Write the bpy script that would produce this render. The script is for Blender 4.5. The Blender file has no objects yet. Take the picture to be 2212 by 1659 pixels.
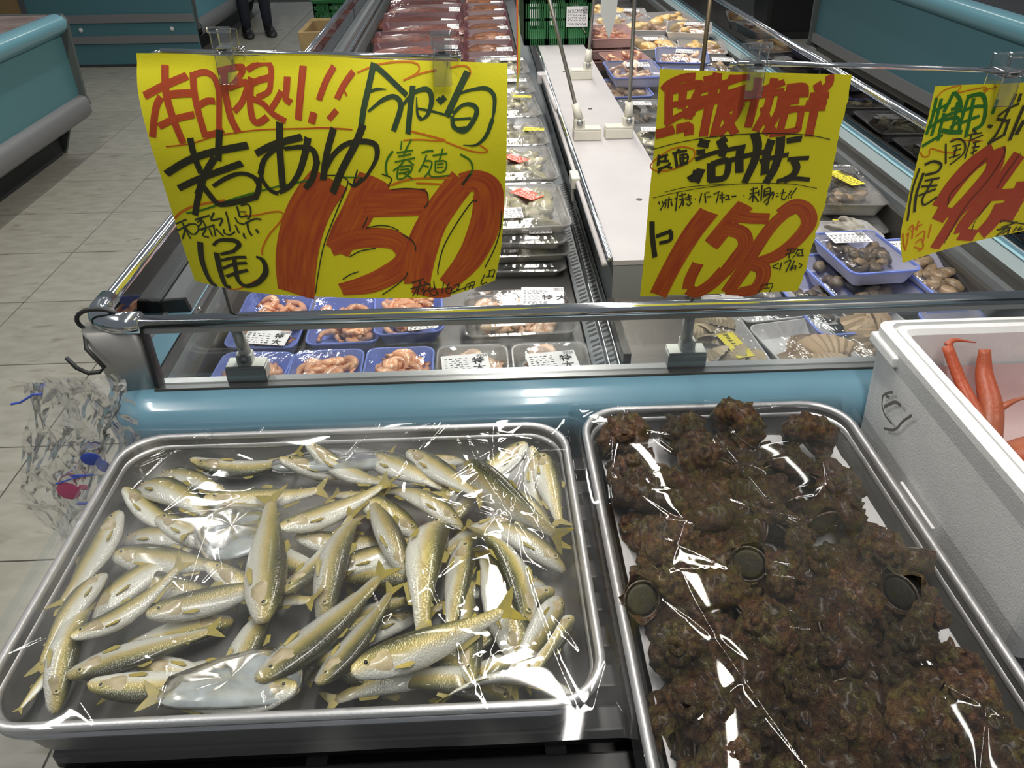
import bpy, bmesh, math, random
import numpy as np
from mathutils import Vector, Matrix, noise
R = math.radians
random.seed(7)
sc = bpy.context.scene
col = sc.collection

# ------------------------------------------------------------------ camera
cam = bpy.data.cameras.new('camera'); camo = bpy.data.objects.new('camera', cam); col.objects.link(camo)
cam.sensor_width = 36.0; cam.lens = 36.0 * 1700.0 / 2212.0; cam.clip_start = 0.02; cam.clip_end = 60
_p, _y, _r = R(34.17), R(2.26), 0.0095
_f = Vector((math.sin(_y) * math.cos(_p), math.cos(_y) * math.cos(_p), -math.sin(_p)))
_rt = Vector((math.cos(_y), -math.sin(_y), 0)); _up = _rt.cross(_f)
_r2 = _rt * math.cos(_r) - _up * math.sin(_r); _u2 = _up * math.cos(_r) + _rt * math.sin(_r)
_m = Matrix((_r2, _u2, -_f)).transposed().to_4x4(); _m.translation = (0, 0, 1.46)
camo.matrix_world = _m
sc.camera = camo

# ------------------------------------------------------------------ world, lamps, exposure
w = bpy.data.worlds.new('shop_light'); sc.world = w; w.use_nodes = True
bg = w.node_tree.nodes['Background']; bg.inputs[0].default_value = (0.80, 0.90, 1.0, 1); bg.inputs[1].default_value = 0.17
def lamp(name, x, y, z, sx, sy, power, colr=(1, .97, .92), rot=(0, 0, 0)):
    l = bpy.data.lights.new(name, 'AREA'); l.shape = 'RECTANGLE'; l.size = sx; l.size_y = sy; l.energy = power; l.color = colr
    o = bpy.data.objects.new(name, l); col.objects.link(o); o.location = (x, y, z); o.rotation_euler = rot
    return o
# rows of ceiling tubes over the aisles and over the case
for (x, y, pw) in [(-1.6, 0.6, 23), (-1.6, 3.2, 22), (-1.6, 6.2, 18), (0.2, -0.5, 17), (2.1, 0.8, 14), (1.9, 4.0, 9), (1.9, 7.0, 9), (-0.9, 8.5, 14)]:
    lamp('ceiling_tube', x, y, 2.85, 0.10, 1.25, pw, (1.0, 0.98, 0.93))
for y in (0.95, 2.2, 3.45, 4.7):
    lamp('case_spot_tube', 0.2, y, 2.55, 0.12, 1.15, 20, (1.0, 0.95, 0.88))
sc.view_settings.view_transform = 'Standard'; sc.view_settings.look = 'None'
sc.view_settings.exposure = 0.0; sc.view_settings.gamma = 1.0
try: sc.view_settings.use_curve_mapping = False
except Exception: pass
try:
    sc.cycles.transparent_max_bounces = 24; sc.cycles.max_bounces = 8; sc.cycles.caustics_reflective = False; sc.cycles.caustics_refractive = False
except Exception: pass

# ------------------------------------------------------------------ materials
M = {}
def mat(name, colr, rough=.5, metal=0., spec=.5, var=0., vscale=6., col2=None, bump=0., bscale=40., coat=0., rand=0., coords='Object', stretch=None, detail=4.):
    if name in M: return M[name]
    m = bpy.data.materials.new(name); m.use_nodes = True; M[name] = m
    nt = m.node_tree; b = nt.nodes['Principled BSDF']
    b.inputs['Roughness'].default_value = rough; b.inputs['Metallic'].default_value = metal
    b.inputs['Specular IOR Level'].default_value = spec; b.inputs['Coat Weight'].default_value = coat; b.inputs['Coat Roughness'].default_value = .08
    c1 = (*colr, 1)
    b.inputs['Base Color'].default_value = c1
    tc = nt.nodes.new('ShaderNodeTexCoord'); vec = tc.outputs[coords]
    if stretch:
        mp = nt.nodes.new('ShaderNodeMapping'); mp.inputs['Scale'].default_value = stretch
        nt.links.new(vec, mp.inputs[0]); vec = mp.outputs[0]
    out = None
    if col2 is not None or var:
        c2 = (*col2, 1) if col2 else tuple(max(0, v * (1 - var)) for v in colr) + (1,)
        n = nt.nodes.new('ShaderNodeTexNoise'); n.inputs['Scale'].default_value = vscale; n.inputs['Detail'].default_value = detail
        nt.links.new(vec, n.inputs['Vector'])
        rp = nt.nodes.new('ShaderNodeValToRGB'); rp.color_ramp.elements[0].position = .38; rp.color_ramp.elements[1].position = .64
        rp.color_ramp.elements[0].color = c2; rp.color_ramp.elements[1].color = c1
        nt.links.new(n.outputs[0], rp.inputs[0]); out = rp.outputs[0]
    if rand:
        oi = nt.nodes.new('ShaderNodeObjectInfo'); h = nt.nodes.new('ShaderNodeHueSaturation')
        mr = nt.nodes.new('ShaderNodeMapRange'); mr.inputs['To Min'].default_value = 1 - rand; mr.inputs['To Max'].default_value = 1 + rand
        nt.links.new(oi.outputs['Random'], mr.inputs[0]); nt.links.new(mr.outputs[0], h.inputs['Value'])
        if out: nt.links.new(out, h.inputs['Color'])
        else: h.inputs['Color'].default_value = c1
        out = h.outputs[0]
    if out: nt.links.new(out, b.inputs['Base Color'])
    if bump:
        n2 = nt.nodes.new('ShaderNodeTexNoise'); n2.inputs['Scale'].default_value = bscale; n2.inputs['Detail'].default_value = 5
        nt.links.new(vec, n2.inputs['Vector'])
        bp = nt.nodes.new('ShaderNodeBump'); bp.inputs['Strength'].default_value = bump; bp.inputs['Distance'].default_value = .01
        nt.links.new(n2.outputs[0], bp.inputs['Height']); nt.links.new(bp.outputs[0], b.inputs['Normal'])
    return m

def clear(name, tint=(1, 1, 1), gl=.06, rough=.05, haze=0., hscale=6., hazecol=(.85, .88, .9), ior=1.45, hmin=.45, hmax=.75, bump=0., bscale=60., boost=1.0):
    """thin clear sheet: transparent, with real fresnel gloss and a faint milky scatter"""
    if name in M: return M[name]
    m = bpy.data.materials.new(name); m.use_nodes = True; M[name] = m
    nt = m.node_tree; nt.nodes.clear(); N = nt.nodes.new; L = nt.links.new
    out = N('ShaderNodeOutputMaterial'); tr = N('ShaderNodeBsdfTransparent'); tr.inputs[0].default_value = (*tint, 1)
    g = N('ShaderNodeBsdfGlossy'); g.inputs['Roughness'].default_value = rough; g.inputs[0].default_value = (1, 1, 1, 1)
    fr = N('ShaderNodeFresnel'); fr.inputs[0].default_value = ior
    ad = N('ShaderNodeMath'); ad.operation = 'MULTIPLY_ADD'; ad.inputs[1].default_value = boost; ad.inputs[2].default_value = gl; ad.use_clamp = True
    L(fr.outputs[0], ad.inputs[0])
    cur = tr.outputs[0]
    tc = N('ShaderNodeTexCoord')
    if haze:
        df = N('ShaderNodeBsdfDiffuse'); df.inputs[0].default_value = (*hazecol, 1)
        n = N('ShaderNodeTexNoise'); n.inputs['Scale'].default_value = hscale; n.inputs['Detail'].default_value = 4
        L(tc.outputs['Object'], n.inputs['Vector'])
        mr = N('ShaderNodeMapRange'); mr.inputs['From Min'].default_value = hmin; mr.inputs['From Max'].default_value = hmax; mr.inputs['To Min'].default_value = haze * .12; mr.inputs['To Max'].default_value = haze
        L(n.outputs[0], mr.inputs[0])
        mx0 = N('ShaderNodeMixShader'); L(mr.outputs[0], mx0.inputs[0]); L(cur, mx0.inputs[1]); L(df.outputs[0], mx0.inputs[2]); cur = mx0.outputs[0]
    if bump:
        n2 = N('ShaderNodeTexNoise'); n2.inputs['Scale'].default_value = bscale; n2.inputs['Detail'].default_value = 3; L(tc.outputs['Object'], n2.inputs['Vector'])
        bp = N('ShaderNodeBump'); bp.inputs['Strength'].default_value = bump; bp.inputs['Distance'].default_value = .01; L(n2.outputs[0], bp.inputs['Height'])
        L(bp.outputs[0], g.inputs['Normal']); L(bp.outputs[0], fr.inputs['Normal'])
    mx = N('ShaderNodeMixShader'); L(ad.outputs[0], mx.inputs[0]); L(cur, mx.inputs[1]); L(g.outputs[0], mx.inputs[2])
    L(mx.outputs[0], out.inputs[0])
    return m

chrome = mat('chrome', (.72, .73, .74), .12, 1.0)
steel = mat('brushed_steel', (.50, .50, .49), .34, 1.0, var=.12, vscale=30, stretch=(1, 40, 1))
satin = mat('satin_steel', (.42, .43, .43), .42, .9)
alu = mat('aluminium', (.27, .27, .262), .44, .85, bump=.04, bscale=220)
alurim = mat('aluminium_rim', (.66, .66, .67), .42, .8, bump=.06, bscale=260)
blue = mat('blue_enamel', (.165, .325, .42), .22, coat=.5)
teal = mat('teal_panel', (.085, .225, .27), .42)
teal2 = mat('teal_bullnose', (.15, .35, .42), .28, coat=.3)
grey = mat('grey_bumper', (.17, .17, .175), .45)
dark = mat('dark_kick', (.03, .032, .033), .6)
darkmetal = mat('dark_channel', (.10, .095, .085), .4, .6)
black = mat('black_plastic', (.012, .012, .013), .42)
rubber = mat('black_rubber', (.02, .02, .02), .5)
white = mat('white_laminate', (.53, .505, .51), .35, var=.05, vscale=9)
cream = mat('cream_plastic', (.70, .67, .58), .4)
slategrey = mat('slate_grey_metal', (.21, .23, .24), .42, .5)
pale = mat('pale_ledge', (.34, .41, .42), .4, .3)
foam = mat('styrofoam', (.80, .80, .79), .8, bump=.10, bscale=420, var=.04, vscale=60)
paperw = mat('white_paper', (.82, .81, .82), .8, var=.05, vscale=40)
ink = mat('label_ink', (.02, .02, .022), .7)
sky_label = mat('light_label', (.82, .83, .84), .7)
ylabel = mat('yellow_label', (.80, .68, .05), .6)
rlabel = mat('red_label', (.80, .10, .05), .6)
fblue = mat('blue_foam_tray', (.25, .34, .86), .45, rand=.06)
fblue2 = mat('violet_white_foam', (.62, .63, .82), .5)
fwhite = mat('white_foam_tray', (.80, .79, .80), .5)
fpink = mat('pink_foam_tray', (.82, .55, .52), .5)
glass = clear('case_glass', (.93, .97, .96), .015, .02)
fogglass = clear('misted_case_glass', (.95, .97, .97), .02, .03, haze=.24, hscale=2.6, hmin=.46, hmax=.62, hazecol=(.8, .84, .9))
wrap = clear('pack_wrap', (.97, .97, .97), .03, .06, bump=.25, bscale=30)
lidp = clear('clear_lid', (.97, .97, .97), .02, .08, haze=.16, boost=.7, hscale=14, bump=.15, bscale=25)
clearbase = clear('clear_pack_base', (.95, .95, .95), .03, .12, haze=.55, boost=.7, hscale=10, hmin=.2, hmax=.6, hazecol=(.62, .60, .57))
clipm = clear('clear_clip', (.93, .93, .92), .06, .05, haze=.05, hscale=60)
cling = clear('cling_film', (.97, .97, .97), .006, .045, haze=.16, hscale=4.5, hmin=.44, hmax=.74, hazecol=(.75, .74, .72), boost=.8)  # pale haze patches paint in diffused ceiling light reflecting off the film
cling2 = clear('cling_film_glare_haze', (.98, .98, .98), .002, .045, boost=.7, haze=.035, hscale=4, hmin=.40, hmax=.8, hazecol=(.6, .58, .52))  # clear film too; fainter painted haze stands for ceiling reflections over the shells
bagm = clear('bag_plastic', (.97, .97, .97), .0, .16, boost=.8, haze=.20, hscale=16, hmin=.4, hmax=.7)
icem = clear('ice_bag', (.86, .90, .91), .04, .2, haze=.75, hscale=20, hmin=.25, hmax=.6, hazecol=(.62, .68, .69))
shrimp_m = mat('shrimp_flesh', (.90, .36, .17), .25, col2=(.92, .52, .32), vscale=20, rand=.12, coat=.5, bump=.1, bscale=60)
shrimpw_m = mat('pale_shrimp_flesh', (.92, .50, .28), .22, col2=(.92, .66, .48), vscale=16, rand=.12, coat=.5)
squid_m = mat('squid_flesh', (.58, .52, .40), .25, col2=(.36, .34, .20), vscale=22, rand=.25, coat=.5, bump=.3, bscale=40)
eel_m = mat('fillet_meat', (.20, .055, .030), .22, col2=(.085, .035, .028), vscale=14, rand=.2, coat=.5, bump=.25, bscale=30, stretch=(1, 5, 1))
eelb_m = mat('fillet_meat_amber', (.30, .11, .035), .22, col2=(.12, .045, .025), vscale=14, rand=.2, coat=.5, bump=.25, bscale=30, stretch=(1, 5, 1))
winer = mat('wine_tray', (.15, .045, .05), .3)
clam_m = mat('dark_clam', (.05, .05, .045), .35, col2=(.20, .15, .10), vscale=26, rand=.3, bump=.3)
flesh_m = mat('clam_flesh', (.62, .42, .24), .3, col2=(.30, .22, .14), vscale=12, rand=.2)
scal_m = mat('scallop_shell', (.22, .12, .065), .5, col2=(.46, .33, .20), vscale=7, rand=.15, bump=.4, bscale=30)
rib_m = mat('ribbed_clam', (.60, .50, .33), .4, col2=(.42, .33, .2), vscale=8, rand=.1)
oyster_m = mat('oyster_shell', (.60, .58, .52), .6, col2=(.25, .23, .19), vscale=10, bump=.8, bscale=22, rand=.1)
silver_m = mat('silver_fish', (.42, .41, .40), .25, .4, col2=(.16, .15, .15), vscale=8, rand=.2)
crab_m = mat('crab_shell', (.46, .085, .032), .38, col2=(.36, .11, .05), vscale=9, bump=.25, bscale=60, rand=.1)
crabp_m = mat('crab_pale', (.75, .45, .35), .4)
bloody = mat('pink_liner', (.62, .43, .42), .5, col2=(.70, .56, .56), vscale=8)
green_m = mat('green_crate', (.015, .12, .035), .45)
card_m = mat('cardboard', (.36, .25, .11), .8, var=.2)
denim = mat('dark_trousers', (.016, .018, .03), .8)
topm = mat('dark_jacket', (.05, .05, .055), .8)
skinm = mat('skin', (.55, .33, .24), .5)
hairm = mat('dark_hair', (.015, .012, .01), .5)
shoem = mat('dark_shoe', (.012, .011, .011), .5)
bagblue = mat('blue_print', (.05, .09, .45), .5)
bagpink = mat('pink_print', (.62, .10, .22), .5)
brownish = mat('brown_stock', (.17, .11, .09), .5, col2=(.26, .2, .18), vscale=8)

# yellow paper and marker inks
paper = mat('yellow_paper', (.80, .72, .012), .75, bump=.05, bscale=300)
def inkmat(name, c, c2=None, streak=0):
    if name in M: return M[name]
    m = mat(name, c, .55)
    if c2:
        nt = m.node_tree; b = nt.nodes['Principled BSDF']
        uv = nt.nodes.new('ShaderNodeUVMap'); mp = nt.nodes.new('ShaderNodeMapping'); mp.inputs['Scale'].default_value = (streak, 3.0, 1)
        n = nt.nodes.new('ShaderNodeTexNoise'); n.inputs['Scale'].default_value = 1.0; n.inputs['Detail'].default_value = 5
        rp = nt.nodes.new('ShaderNodeValToRGB'); rp.color_ramp.elements[0].position = .36; rp.color_ramp.elements[1].position = .68
        rp.color_ramp.elements[0].color = (*c, 1); rp.color_ramp.elements[1].color = (*c2, 1)
        nt.links.new(uv.outputs[0], mp.inputs[0]); nt.links.new(mp.outputs[0], n.inputs['Vector']); nt.links.new(n.outputs[0], rp.inputs[0]); nt.links.new(rp.outputs[0], b.inputs['Base Color'])
    return m
INK = {
 'R': ('red_marker_lettering', inkmat('red_marker', (.42, .055, .012), (.52, .075, .014), 3)),
 'r': ('red_underline', inkmat('red_pen', (.52, .08, .01))),
 'G': ('dark_green_lettering', inkmat('green_black_marker', (.022, .055, .022), (.045, .085, .02), 4)),
 'O': ('orange_flourish', inkmat('orange_pen', (.68, .17, .005))),
 'o': ('orange_flourish', M['orange_pen']),
 'K': ('black_lettering', inkmat('black_marker', (.024, .022, .010), (.038, .034, .010), 4)),
 'K3': ('black_lettering', inkmat('black_marker_thin', (.030, .030, .012), (.06, .055, .012), 4)),
 'k': ('black_small_lettering', inkmat('black_pen', (.030, .030, .012))),
 'Kt': ('black_outline_pen', M['black_pen']),
 'H': ('grey_green_lettering', inkmat('grey_green_marker', (.030, .042, .018))),
 'g': ('green_small_lettering', inkmat('green_pen', (.05, .17, .01))),
 'g2': ('green_lettering', inkmat('green_marker', (.018, .15, .012), (.03, .19, .02), 4)),
 'D': ('red_price_numerals', inkmat('red_poster_marker', (.40, .052, .012), (.56, .12, .010), 9)),
 'D3': ('red_price_numerals', inkmat('red_poster_marker_solid', (.42, .050, .016), (.45, .065, .016), 9)),
}

# fish skin: colour from belly to back along the fish's own height
def fishmat():
    m = bpy.data.materials.new('ayu_skin'); m.use_nodes = True; nt = m.node_tree; N = nt.nodes.new; L = nt.links.new
    b = nt.nodes['Principled BSDF']; b.inputs['Roughness'].default_value = .26; b.inputs['Coat Weight'].default_value = .6; b.inputs['Coat Roughness'].default_value = .12; b.inputs['Metallic'].default_value = .12
    tc = N('ShaderNodeTexCoord'); sp = N('ShaderNodeSeparateXYZ'); L(tc.outputs['Object'], sp.inputs[0])
    nz = N('ShaderNodeTexNoise'); nz.inputs['Scale'].default_value = 9; L(tc.outputs['Object'], nz.inputs['Vector'])
    ma = N('ShaderNodeMath'); ma.operation = 'MULTIPLY_ADD'; ma.inputs[1].default_value = 5.9; ma.inputs[2].default_value = .42; L(sp.outputs[2], ma.inputs[0])
    mb = N('ShaderNodeMath'); mb.operation = 'MULTIPLY_ADD'; mb.inputs[1].default_value = .16; L(nz.outputs[0], mb.inputs[0]); L(ma.outputs[0], mb.inputs[2])
    rp = N('ShaderNodeValToRGB'); cr = rp.color_ramp
    cr.elements[0].position = 0.0; cr.elements[0].color = (.78, .78, .70, 1)
    cr.elements[1].position = 1.0; cr.elements[1].color = (.045, .045, .02, 1)
    for p, c in ((.26, (.74, .74, .64)), (.40, (.66, .61, .42)), (.56, (.58, .47, .18)), (.74, (.33, .29, .10)), (.88, (.12, .12, .05))):
        e = cr.elements.new(p); e.color = (*c, 1)
    L(mb.outputs[0], rp.inputs[0])
    oi = N('ShaderNodeObjectInfo'); mr = N('ShaderNodeMapRange'); mr.inputs['To Min'].default_value = .75; mr.inputs['To Max'].default_value = 1.12
    L(oi.outputs['Random'], mr.inputs[0]); h = N('ShaderNodeHueSaturation'); L(mr.outputs[0], h.inputs['Value']); L(rp.outputs[0], h.inputs['Color'])
    L(h.outputs[0], b.inputs['Base Color'])
    vo = N('ShaderNodeTexVoronoi'); vo.inputs['Scale'].default_value = 75; mp = N('ShaderNodeMapping'); mp.inputs['Scale'].default_value = (1.2, .6, 1.0)
    L(tc.outputs['Object'], mp.inputs[0]); L(mp.outputs[0], vo.inputs['Vector'])
    bp = N('ShaderNodeBump'); bp.inputs['Strength'].default_value = .22; bp.inputs['Distance'].default_value = .004; L(vo.outputs['Distance'], bp.inputs['Height']); L(bp.outputs[0], b.inputs['Normal'])
    return m
ayu = fishmat()
ayuhead = mat('ayu_gill', (.62, .52, .34), .22, col2=(.40, .33, .17), vscale=9, coat=.6, rand=.2)
finm = mat('ayu_fin', (.42, .33, .05), .4, col2=(.30, .26, .08), vscale=12)
eyey = mat('ayu_eye', (.55, .50, .22), .15, coat=1)
eyek = mat('ayu_pupil', (.008, .008, .008), .1, coat=1)
def shellmat():
    m = bpy.data.materials.new('turban_crust'); m.use_nodes = True; nt = m.node_tree; N = nt.nodes.new; L = nt.links.new
    b = nt.nodes['Principled BSDF']; b.inputs['Roughness'].default_value = .5; b.inputs['Coat Weight'].default_value = .22; b.inputs['Coat Roughness'].default_value = .25
    tc = N('ShaderNodeTexCoord'); oi = N('ShaderNodeObjectInfo')
    ad = N('ShaderNodeVectorMath'); ad.operation = 'ADD'; sc_ = N('ShaderNodeVectorMath'); sc_.operation = 'SCALE'; sc_.inputs['Scale'].default_value = 7
    cx = N('ShaderNodeCombineXYZ'); L(oi.outputs['Random'], cx.inputs[0]); L(oi.outputs['Random'], cx.inputs[1]); L(cx.outputs[0], sc_.inputs[0]); L(tc.outputs['Object'], ad.inputs[0]); L(sc_.outputs[0], ad.inputs[1])
    n = N('ShaderNodeTexNoise'); n.inputs['Scale'].default_value = 11; n.inputs['Detail'].default_value = 9; n.inputs['Roughness'].default_value = .72; L(ad.outputs[0], n.inputs['Vector'])
    rp = N('ShaderNodeValToRGB'); cr = rp.color_ramp; cr.elements[0].position = .28; cr.elements[0].color = (.010, .007, .005, 1); cr.elements[1].position = .80; cr.elements[1].color = (.42, .34, .25, 1)
    for p, c in ((.40, (.045, .026, .015)), (.49, (.13, .072, .038)), (.57, (.19, .14, .060)), (.66, (.34, .21, .12))):
        e = cr.elements.new(p); e.color = (*c, 1)
    L(n.outputs[0], rp.inputs[0])
    n2 = N('ShaderNodeTexNoise'); n2.inputs['Scale'].default_value = 3.5; L(ad.outputs[0], n2.inputs['Vector'])
    r2 = N('ShaderNodeValToRGB'); r2.color_ramp.elements[0].position = .35; r2.color_ramp.elements[0].color = (.85, 1.05, .55, 1); r2.color_ramp.elements[1].position = .65; r2.color_ramp.elements[1].color = (1.25, .85, .75, 1); L(n2.outputs[0], r2.inputs[0])
    mx = N('ShaderNodeMixRGB'); mx.blend_type = 'MULTIPLY'; mx.inputs[0].default_value = 1; L(rp.outputs[0], mx.inputs[1]); L(r2.outputs[0], mx.inputs[2])
    vr = N('ShaderNodeMapRange'); vr.inputs['To Min'].default_value = .8; vr.inputs['To Max'].default_value = 1.9; L(oi.outputs['Random'], vr.inputs[0])
    hv = N('ShaderNodeHueSaturation'); L(vr.outputs[0], hv.inputs['Value']); L(mx.outputs[0], hv.inputs['Color'])
    L(hv.outputs[0], b.inputs['Base Color'])
    bp = N('ShaderNodeBump'); bp.inputs['Strength'].default_value = 1.0; bp.inputs['Distance'].default_value = .03
    n3 = N('ShaderNodeTexNoise'); n3.inputs['Scale'].default_value = 110; n3.inputs['Detail'].default_value = 6; L(tc.outputs['Object'], n3.inputs['Vector'])
    L(n3.outputs[0], bp.inputs['Height']); L(bp.outputs[0], b.inputs['Normal'])
    return m
crust = shellmat()
oper_m = mat('operculum', (.10, .095, .06), .4, col2=(.04, .036, .022), vscale=120, bump=.3, bscale=200)
def tilemat():
    m = mat('floor_tile', (.37, .355, .30), .36, col2=(.315, .30, .25), vscale=5, rand=.05, stretch=(1, 2.2, 1), coords='Generated')
    nt = m.node_tree; b = nt.nodes['Principled BSDF']; N = nt.nodes.new; L = nt.links.new
    tc = N('ShaderNodeTexCoord'); oi = N('ShaderNodeObjectInfo'); ad = N('ShaderNodeVectorMath'); ad.operation = 'ADD'
    L(tc.outputs['Object'], ad.inputs[0]); L(oi.outputs['Location'], ad.inputs[1])
    n = N('ShaderNodeTexNoise'); n.inputs['Scale'].default_value = 8; n.inputs['Detail'].default_value = 2; n.inputs['Distortion'].default_value = .6
    mp = N('ShaderNodeMapping'); mp.inputs['Scale'].default_value = (1, 2.4, 1); L(ad.outputs[0], mp.inputs[0]); L(mp.outputs[0], n.inputs['Vector'])
    rp = N('ShaderNodeValToRGB'); rp.color_ramp.elements[0].position = .62; rp.color_ramp.elements[0].color = (1, 1, 1, 1); rp.color_ramp.elements[1].position = .72; rp.color_ramp.elements[1].color = (.66, .63, .55, 1)
    L(n.outputs[0], rp.inputs[0])
    src = b.inputs['Base Color'].links[0].from_socket
    mx = N('ShaderNodeMixRGB'); mx.blend_type = 'MULTIPLY'; mx.inputs[0].default_value = .8; L(src, mx.inputs[1]); L(rp.outputs[0], mx.inputs[2]); L(mx.outputs[0], b.inputs['Base Color'])
    return m
tilem = tilemat()

# ------------------------------------------------------------------ mesh kit
def obj(name, me, m=None, parent=None, loc=None, smooth=False):
    o = bpy.data.objects.new(name, me)
    if m is not None and not me.materials: me.materials.append(m)
    col.objects.link(o)
    if parent is not None: o.parent = parent
    if loc is not None: o.location = loc
    if smooth:
        me.polygons.foreach_set('use_smooth', [True] * len(me.polygons))
    return o
def tag(o, label=None, cat=None, group=None, kind=None):
    if label: o['label'] = label
    if cat: o['category'] = cat
    if group: o['group'] = group
    if kind: o['kind'] = kind
    return o
def thing(name, label, cat, loc=(0, 0, 0), rz=0., group=None, scale=1.):
    o = bpy.data.objects.new(name, None); o.empty_display_size = .02; col.objects.link(o)
    o.location = loc; o.rotation_euler = (0, 0, rz); o.scale = (scale,) * 3
    return tag(o, label, cat, group)
def copy_tree(o, parent=None):
    c = o.copy(); col.objects.link(c); c.parent = parent
    for ch in list(o.children): copy_tree(ch, c)
    return c

class MB:
    def __init__(s): s.v = []; s.f = []; s.uv = {}
    def add(s, vs, fs):
        k = len(s.v); s.v += [tuple(v) for v in vs]; s.f += [tuple(i + k for i in f) for f in fs]; return s
    def box(s, x0, x1, y0, y1, z0, z1):
        vs = [(x, y, z) for x in (x0, x1) for y in (y0, y1) for z in (z0, z1)]
        return s.add(vs, [(0, 1, 3, 2), (4, 6, 7, 5), (0, 4, 5, 1), (2, 3, 7, 6), (0, 2, 6, 4), (1, 5, 7, 3)])
    def bevbox(s, x0, x1, y0, y1, z0, z1, b=.003):
        bm = bmesh.new(); bmesh.ops.create_cube(bm, size=1)
        bmesh.ops.scale(bm, vec=(x1 - x0, y1 - y0, z1 - z0), verts=bm.verts); bmesh.ops.translate(bm, vec=((x0 + x1) / 2, (y0 + y1) / 2, (z0 + z1) / 2), verts=bm.verts)
        bmesh.ops.bevel(bm, geom=bm.edges[:] + bm.verts[:], offset=b, segments=2, affect='EDGES', profile=.6)
        bm.verts.index_update(); s.add([v.co for v in bm.verts], [[v.index for v in f.verts] for f in bm.faces]); bm.free(); return s
    def tube(s, pts, r, n=10, cap=True, sq=1.):
        pts = [Vector(p) for p in pts]; k = len(pts)
        rs = r if isinstance(r, (list, tuple)) else [r] * k
        vs = []; fs = []
        t0 = (pts[1] - pts[0]).normalized(); ref = Vector((0, 0, 1)) if abs(t0.z) < .9 else Vector((1, 0, 0))
        a = t0.cross(ref).normalized()
        for i, p in enumerate(pts):
            t = (pts[min(i + 1, k - 1)] - pts[max(i - 1, 0)]).normalized()
            a = (a - t * a.dot(t)).normalized(); b = t.cross(a)
            for j in range(n):
                th = 2 * math.pi * j / n; vs.append(p + (a * math.cos(th) + b * math.sin(th) * sq) * rs[i])
        for i in range(k - 1):
            for j in range(n):
                fs.append((i * n + j, i * n + (j + 1) % n, (i + 1) * n + (j + 1) % n, (i + 1) * n + j))
        if cap: fs.append(tuple(range(n))[::-1]); fs.append(tuple((k - 1) * n + j for j in range(n)))
        return s.add(vs, fs)
    def loft(s, loops, cap0=False, cap1=False, closed=True):
        n = len(loops[0]); vs = [p for l in loops for p in l]; fs = []
        for i in range(len(loops) - 1):
            for j in range(n if closed else n - 1):
                fs.append((i * n + j, i * n + (j + 1) % n, (i + 1) * n + (j + 1) % n, (i + 1) * n + j))
        if cap0: fs.append(tuple(range(n))[::-1])
        if cap1: fs.append(tuple((len(loops) - 1) * n + j for j in range(n)))
        return s.add(vs, fs)
    def ell(s, c, r, n=10, m=6, rot=None):
        vs = []; loops = []
        for i in range(m + 1):
            ph = math.pi * i / m; l = []
            for j in range(n):
                th = 2 * math.pi * j / n
                p = Vector((math.sin(ph) * math.cos(th) * r[0], math.sin(ph) * math.sin(th) * r[1], math.cos(ph) * r[2]))
                if rot: p = rot @ p
                l.append(p + Vector(c))
            loops.append(l)
        return s.loft(loops)
    def mesh(s, name, m=None, smooth=False):
        me = bpy.data.meshes.new(name); me.from_pydata(s.v, [], s.f); me.validate(); me.update()
        if m is not None: me.materials.append(m)
        if smooth: me.polygons.foreach_set('use_smooth', [True] * len(me.polygons))
        return me
    def build(s, name, m, parent=None, smooth=False, world=True):
        """vertices are in world space; a parent empty's location is taken off"""
        if parent is not None and world:
            l = Vector(parent.location)
            if parent.parent: l = l + Vector(parent.parent.location)
            s.v = [tuple(Vector(v) - l) for v in s.v]
        me = s.mesh(name, m, smooth)
        return obj(name, me, None, parent)

def rrect(w, d, r, n=6, z=0., cx=0., cy=0.):
    """rounded rectangle loop, ccw"""
    r = min(r, w / 2 - 1e-4, d / 2 - 1e-4); out = []
    for (sx, sy, a0) in ((1, 1, 0), (-1, 1, 90), (-1, -1, 180), (1, -1, 270)):
        for k in range(n + 1):
            a = R(a0 + 90 * k / n); out.append(Vector((cx + sx * (w / 2 - r) + r * math.cos(a), cy + sy * (d / 2 - r) + r * math.sin(a), z)))
    return out
def catmull(pts, n=6):
    pts = [Vector(p) for p in pts]
    if len(pts) < 3: 
        return [pts[0].lerp(pts[-1], i / n) for i in range(n + 1)]
    P = [pts[0] * 2 - pts[1]] + pts + [pts[-1] * 2 - pts[-2]]; out = []
    for i in range(1, len(P) - 2):
        for k in range(n):
            t = k / n; a, b, c, d = P[i - 1], P[i], P[i + 1], P[i + 2]
            out.append(.5 * ((2 * b) + (c - a) * t + (2 * a - 5 * b + 4 * c - d) * t * t + (3 * b - a - 3 * c + d) * t ** 3))
    out.append(pts[-1]); return out
_tc = {}
def text_mesh(body, size):
    k = (body, size)
    if k in _tc: return _tc[k]
    c = bpy.data.curves.new('txt', 'FONT'); c.body = body; c.size = size; c.align_x = 'CENTER'; c.align_y = 'CENTER'; c.resolution_u = 2; c.offset = size * .022
    o = bpy.data.objects.new('txt', c); col.objects.link(o)
    me = bpy.data.meshes.new_from_object(o.evaluated_get(bpy.context.evaluated_depsgraph_get()))
    bpy.data.objects.remove(o); bpy.data.curves.remove(c); me.name = 'print'; _tc[k] = me
    return me

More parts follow.
